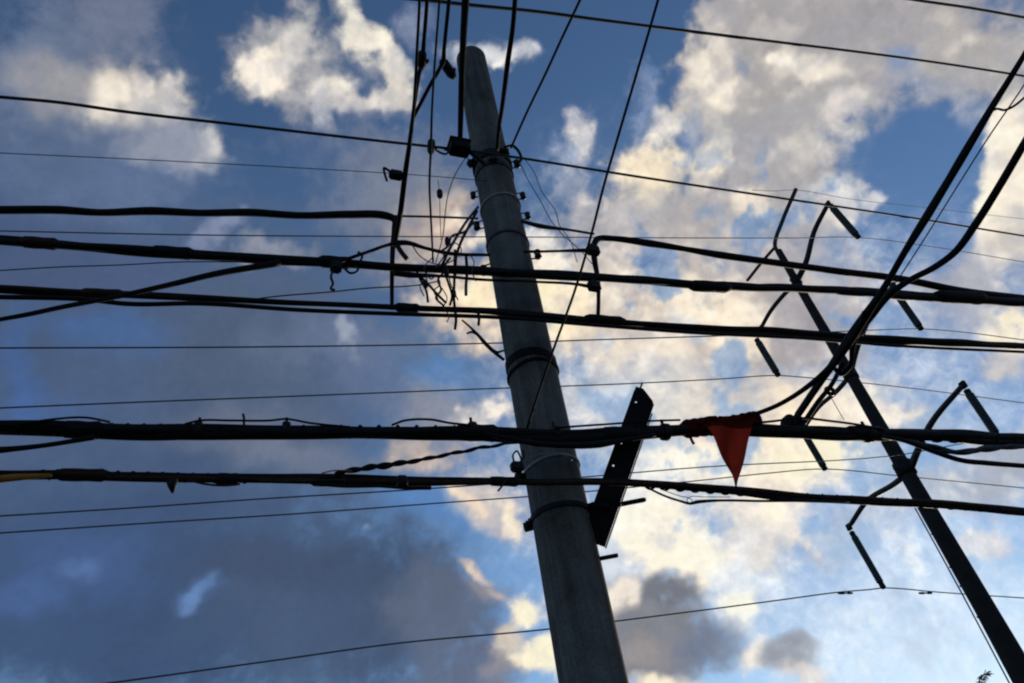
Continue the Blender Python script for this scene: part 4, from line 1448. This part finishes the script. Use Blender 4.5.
# black splice case, ring
pc = HZ(793, 425, jr)
sc_ = thing('splice_case', 'lumpy black splice case where the thick cables meet the heaviest bundle', 'splice case', pc)
r = px2m(19, pc) / 2
link('body', *lathe_data(pc - RUN * r * 1.2, pc + RUN * r * 1.2, [(0, r * .5), (.1, r * .85), (.3, r), (.7, r * 1.02), (.9, r * .8), (1, r * .45)], 16), RUBBER, sc_)
for f in (-.5, .5):
    link('strap', *lathe_data(pc + RUN * r * (f - .12), pc + RUN * r * (f + .12), [(0, r * 1.02), (.2, r * 1.12), (.8, r * 1.12), (1, r * 1.02)], 16), IRON, sc_)
pc = HZ(830, 391, jr + .03)
r = px2m(10, pc) / 2
V, Fc = [], []
ex = (M3 @ Vector((1, 0, 0))); ey = Vector((0, 0, 1))
for i in range(24):
    a = 2 * math.pi * i / 24
    c = pc + (ex * math.cos(a) + ey * math.sin(a)) * r * .72
    o_ = (ex * math.cos(a) + ey * math.sin(a)); nn = ex.cross(ey).normalized()
    for k in range(10):
        bb = 2 * math.pi * k / 10
        V.append(c + (o_ * math.cos(bb) + nn * math.sin(bb)) * r * .42)
for i in range(24):
    for k in range(10):
        i2, k2 = (i + 1) % 24, (k + 1) % 10
        Fc.append((i * 10 + k, i * 10 + k2, i2 * 10 + k2, i2 * 10 + k))
tag(link('ring_insulator', V, Fc, PORC, None, pc), 'small black ring beside the thick cables left of the far pole', 'insulator')

# ------------------------------------------------------------------ tangle of wires left of the pole
TG = 'tangled thin wires beside the pole'
tangles = [
    ('bent wire from the pole side spool fanning down to the upper bundle', [(478, 207), (466, 222), (456, 238), (448, 252), (441, 268)], 2.6),
    ('wire pair partner running down from the pole side spool to the bundle', [(477, 211), (468, 228), (461, 242), (456, 258), (455, 275)], 2.8),
    ('short wire bowing left of the pole between spool and upper bundle', [(474, 222), (464, 232), (452, 236), (448, 246), (440, 252)], 2.0),
    ('hair thin wire swooping left from the pole top to the tangle', [(466, 157), (455, 175), (448, 195), (445, 215), (443, 235), (436, 262)], 1.4),
    ('vertical drop wire from the tangle past the middle pair of cables', [(455, 250), (454.5, 275), (454, 300), (456, 320), (455, 329)], 2.6),
    ('shorter vertical drop wire nearest the pole in the tangle', [(466, 256), (467, 272), (466, 285), (466, 295)], 2.8),
    ('kinked wire hanging at the left of the tangle under the bundle', [(417, 272), (421, 281), (426, 290), (428, 302)], 2.2),
    ('slanting wire crossing the tangle down to the middle pair', [(419, 276), (428, 284), (436, 293), (446, 303)], 2.4),
    ('wire zigzagging between upper bundle and middle pair', [(444, 272), (438, 280), (441, 290), (436, 298), (444, 306)], 2.0),
    ('bowed wire in the middle of the tangle', [(450, 258), (444, 268), (448, 282), (452, 296), (450, 305)], 2.2),
    ('thin wire looping out at the left of the tangle', [(432, 258), (424, 268), (427, 278), (420, 286), (424, 296)], 1.6),
    ('stub wire hanging below the middle pair left of the pole', [(478, 312), (479, 318), (478.5, 325)], 2.6),
    ('straight thin wire inside the tangle beside the drop wire', [(447, 268), (451, 285), (458, 300)], 1.8),
]
tangles += [
    ('kinked wire from the upper bundle up to the pole side spool', [(436, 268), (444, 256), (450, 247), (460, 232), (470, 216), (478, 206)], 1.8),
    ('thin wire curling round the drop wires above the upper bundle', [(448, 262), (443, 254), (447, 246), (455, 243), (461, 248), (459, 257)], 1.5),
    ('thin wire hooking below the upper bundle at the left of the tangle', [(426, 272), (431, 279), (436, 276), (440, 284), (434, 291), (438, 299)], 1.8),
    ('loose end drooping between tangle and pole', [(470, 254), (474, 262), (472, 272), (476, 281)], 1.6),
    ('fine wire trailing from the tangle over the middle pair', [(442, 288), (447, 298), (444, 308), (449, 316), (447, 322)], 1.5),
    ('thin bowed wire bridging the tangle and the bent wire', [(412, 245), (420, 256), (432, 263), (444, 264), (456, 259)], 1.6),
]
for i, (lb, px_, w_) in enumerate(tangles):
    wire('tangled_wire', lb, 'wire', px_, max(3.0, w_ * 1.45) if w_ > 1.9 else w_ * 1.4, run_plane(.38 + .012 * i), (0, 0), RUBBER if w_ > 2 else WIREM, TG, n=8)
    # knots and connectors along the thicker ones
for q, lb in (((447, 238), 'uppermost small connector in the wire tangle'), ((446, 268), 'small connector just above the upper bundle in the tangle'), ((453, 290), 'lowest small connector in the wire tangle'), ((425, 280), 'leftmost small connector in the wire tangle')):
    p = run_plane(.47)(*q)
    p_b = run_plane(.47)(q[0] + 1, q[1] + 8)
    splice('wire_connector', lb, p, p_b, 5.5, cat='connector', group='small connectors in the tangle', boss=False)
# twig-like dead end wire
tw = thing('dead_end_wire', 'knotted stiff wire reaching down to the middle strap of the pole', 'wire', P1(485, 340))
wire('', '', '', [(462, 320), (470, 327), (478, 335), (484, 342), (492, 350), (504, 360)], [1.8, 2.2, 3.2, 4, 4, 3], P1, (0, 0), RUBBER, parent=tw).name = 'main_wire'
wire('', '', '', [(478, 335), (472, 332), (467, 333.5)], [2.6, 2.6, 2], P1, (0, 0), RUBBER, parent=tw).name = 'side_wire'
wire('', '', '', [(490, 348), (497, 352), (504, 350.5)], [2.6, 2.6, 2], P1, (0, 0), RUBBER, parent=tw).name = 'side_wire'
# two fine wires drooping right of the pole to the square bend
wire('droop_wire', 'fine wire drooping from the pole top strap to the right loop', 'wire', [(519, 160), (527, 178), (540, 200), (552, 222), (562, 234), (580, 250), (592, 264)], 1.7, P0, (0, 0), WIREM)
wire('droop_wire', 'second fine wire drooping beside it right of the pole top', 'wire', [(524, 158), (534, 172), (542, 192), (555, 210), (560, 226), (570, 240), (577, 262)], 1.5, PB, (0, 0), WIREM)
# clamps at the square bend
for q, lb in (((593, 250.5), 'black clamp at the square bend right of the pole'), ((594, 286.5), 'black clamp under the upper bundle right of the pole')):
    p = P3(*q)
    t = thing('cable_clamp', lb, 'clamp', p)
    s_ = px2m(11, p)
    link('body', *box_data(p, RUN, ACROSS, Vector((0, 0, 1)), s_ * 1.2, s_ * .7, s_, 0.2), IRON, t, smooth=False)
    link('screw', *lathe_data(p + Vector((0, 0, s_ * .3)), p + Vector((0, 0, s_ * .8)), [(0, s_ * .18), (1, s_ * .18)], 8), IRON, t)
# fuse clip by the lower bundle at the pole's left
pc = P3(517, 467)
t = thing('cable_clamp', 'dark clamp with a curled wire at the left of the pole above the lower bundle', 'clamp', pc)
s_ = px2m(13, pc)
link('body', *box_data(pc, RUN, ACROSS, Vector((0, 0, 1)), s_, s_ * .7, s_ * .8, 0.2), IRON, t, smooth=False)
for pp in ([(514, 462), (513, 455), (517, 451), (520, 456), (522, 463)], [(520, 462), (524, 457), (523, 450)], [(505, 480), (502, 486), (498, 491)]):
    q = [P3(*a) for a in pp]
    link('curl', *tube_data(smooth_path(q, 5), px2m(2, q[0]) / 2, 6), IRON, t)
wire('tie_wire', 'pale tie wire arching over the pole face from the dark clamp', 'wire', [(522, 466), (530, 458), (541, 454), (552, 453), (563, 455), (572, 460)], 2.4, Plane(POLE - U_P * (prad(zat(457)) + .03), U_P), (0, 0), PALEW)

# ------------------------------------------------------------------ red pennant wrapped on the bundle
fl = thing('red_pennant', 'dark red triangular cloth pennant tied round the heaviest bundle', 'pennant', P3(728, 430))
FP = run_plane(.52)
V, Fc = [], []
nx, ny = 14, 22
for jy in range(ny + 1):
    t_ = jy / ny
    xl = 705 + (736.5 - 705) * t_; xr = 753 + (736.5 - 753) * t_; yy = 424 + 64 * t_
    for ix in range(nx + 1):
        s = ix / nx
        yo = -8 * s * (1 - t_)
        p = FP(xl + (xr - xl) * s, yy + yo * .6)
        p = p + ACROSS * (0.018 * math.sin(s * 7 + t_ * 3) * (1 - .4 * t_) + 0.01 * math.sin(t_ * 9 + 2 * s))
        V.append(p)
for jy in range(ny):
    for ix in range(nx):
        a = jy * (nx + 1) + ix
        Fc.append((a, a + 1, a + nx + 2, a + nx + 1))
link('flag', V, Fc, REDCLOTH, fl)
# the hoist, rolled and knotted round the cables
pts = [P2(681, 430), P2(690, 428.5), P2(703, 427), P2(718, 426), P2(738, 424), P2(750, 421.5), P2(756, 420.5)]
path = smooth_path(pts, 6)
V, Fc = tube_data(path, [px2m(9.4 * min(1, .55 + i / 8) * (1 + .05 * math.sin(i * 1.7) + .04 * math.sin(i * 3.1)), q_) for i, q_ in enumerate(path)], 14)
link('wrapped_hoist', V, Fc, REDWRAP, fl)
for pp, w_ in (([(690, 436), (692, 441), (694, 444)], 3), ([(744, 417), (750, 414), (755, 416), (755, 424)], 4.5), ([(698, 425), (706, 419), (716, 418)], 5)):
    q = [P3(*a) for a in pp]
    link('cloth_end', *tube_data(smooth_path(q, 5), px2m(w_, q[0]) / 2, 8), REDWRAP, fl)

# ------------------------------------------------------------------ tree whose tip just reaches the frame at lower right
TP = horiz(ray(979, 690)) * 16.0
tipz = None
dirp = ray(979, 676)
tdist = 16.0 / math.hypot(dirp.x, dirp.y)
tip = CAM + dirp * tdist
tree = thing('slender_tree', 'slender tree whose leafy tip just shows at the lower right edge', 'tree', (TP.x, TP.y, 0))
hT = tip.z
tr_pts = [Vector((TP.x, TP.y, 0)), Vector((TP.x + .05, TP.y, hT * .3)), Vector((TP.x - .06, TP.y + .05, hT * .6)), Vector((TP.x + .04, TP.y, hT * .85)), tip - Vector((0, 0, .25))]
path = smooth_path(tr_pts, 8)
link('trunk', *tube_data(path, [.12 * (1 - i / len(path)) + .012 for i in range(len(path))], 10), BARK, tree)
V, Fc = [], []
def leaf(c, d, ln, wd):
    up = Vector((random.gauss(0, 1), random.gauss(0, 1), random.gauss(0, 1))).normalized()
    s = d.cross(up).normalized()
    o = len(V)
    V.extend([c, c + d * ln * .5 + s * wd, c + d * ln - Vector((0, 0, ln * .15)), c + d * ln * .5 - s * wd])
    Fc.append((o, o + 1, o + 2, o + 3))
tw_v = []
for i in range(46):
    z = hT * random.uniform(.36, .84)
    a = random.random() * 6.283
    spread = 1.15 * (1 - (z / hT - .36) / .62)
    e = Vector((TP.x + math.cos(a) * spread * random.uniform(.5, 1), TP.y + math.sin(a) * spread * random.uniform(.5, 1), min(z + .35, hT * .88)))
    st_ = Vector((TP.x, TP.y, z))
    pth = smooth_path([st_, st_.lerp(e, .5) + Vector((0, 0, .08)), e], 4)
    tw_v.append(tube_data(pth, [.022 - .016 * k / len(pth) for k in range(len(pth))], 5))
    for k in range(60):
        c = st_.lerp(e, random.uniform(.35, 1.05)) + Vector((random.gauss(0, .13), random.gauss(0, .13), random.gauss(0, .10)))
        leaf(c, Vector((random.gauss(0, 1), random.gauss(0, 1), random.gauss(-.2, .6))).normalized(), random.uniform(.09, .17), random.uniform(.02, .035))
link('branches', *merge(*tw_v), BARK, tree)
shoot = smooth_path([tip - Vector((.10, 0, .7)), tip - Vector((.10, 0, .3)), tip - Vector((.04, 0, .08)), tip + Vector((.06, 0, .0)), tip + Vector((.14, 0, .01))], 5)
for k in range(1, len(shoot)):
    for m_ in range(5):
        leaf(shoot[k], (Vector((random.gauss(.3, .5), random.gauss(0, .5), random.gauss(-.2, .3)))).normalized(), random.uniform(.08, .15), .010)
link('crown', V, Fc, LEAF, tree, smooth=False)
link('shoot', *tube_data(shoot, .010, 6), BARK, tree)
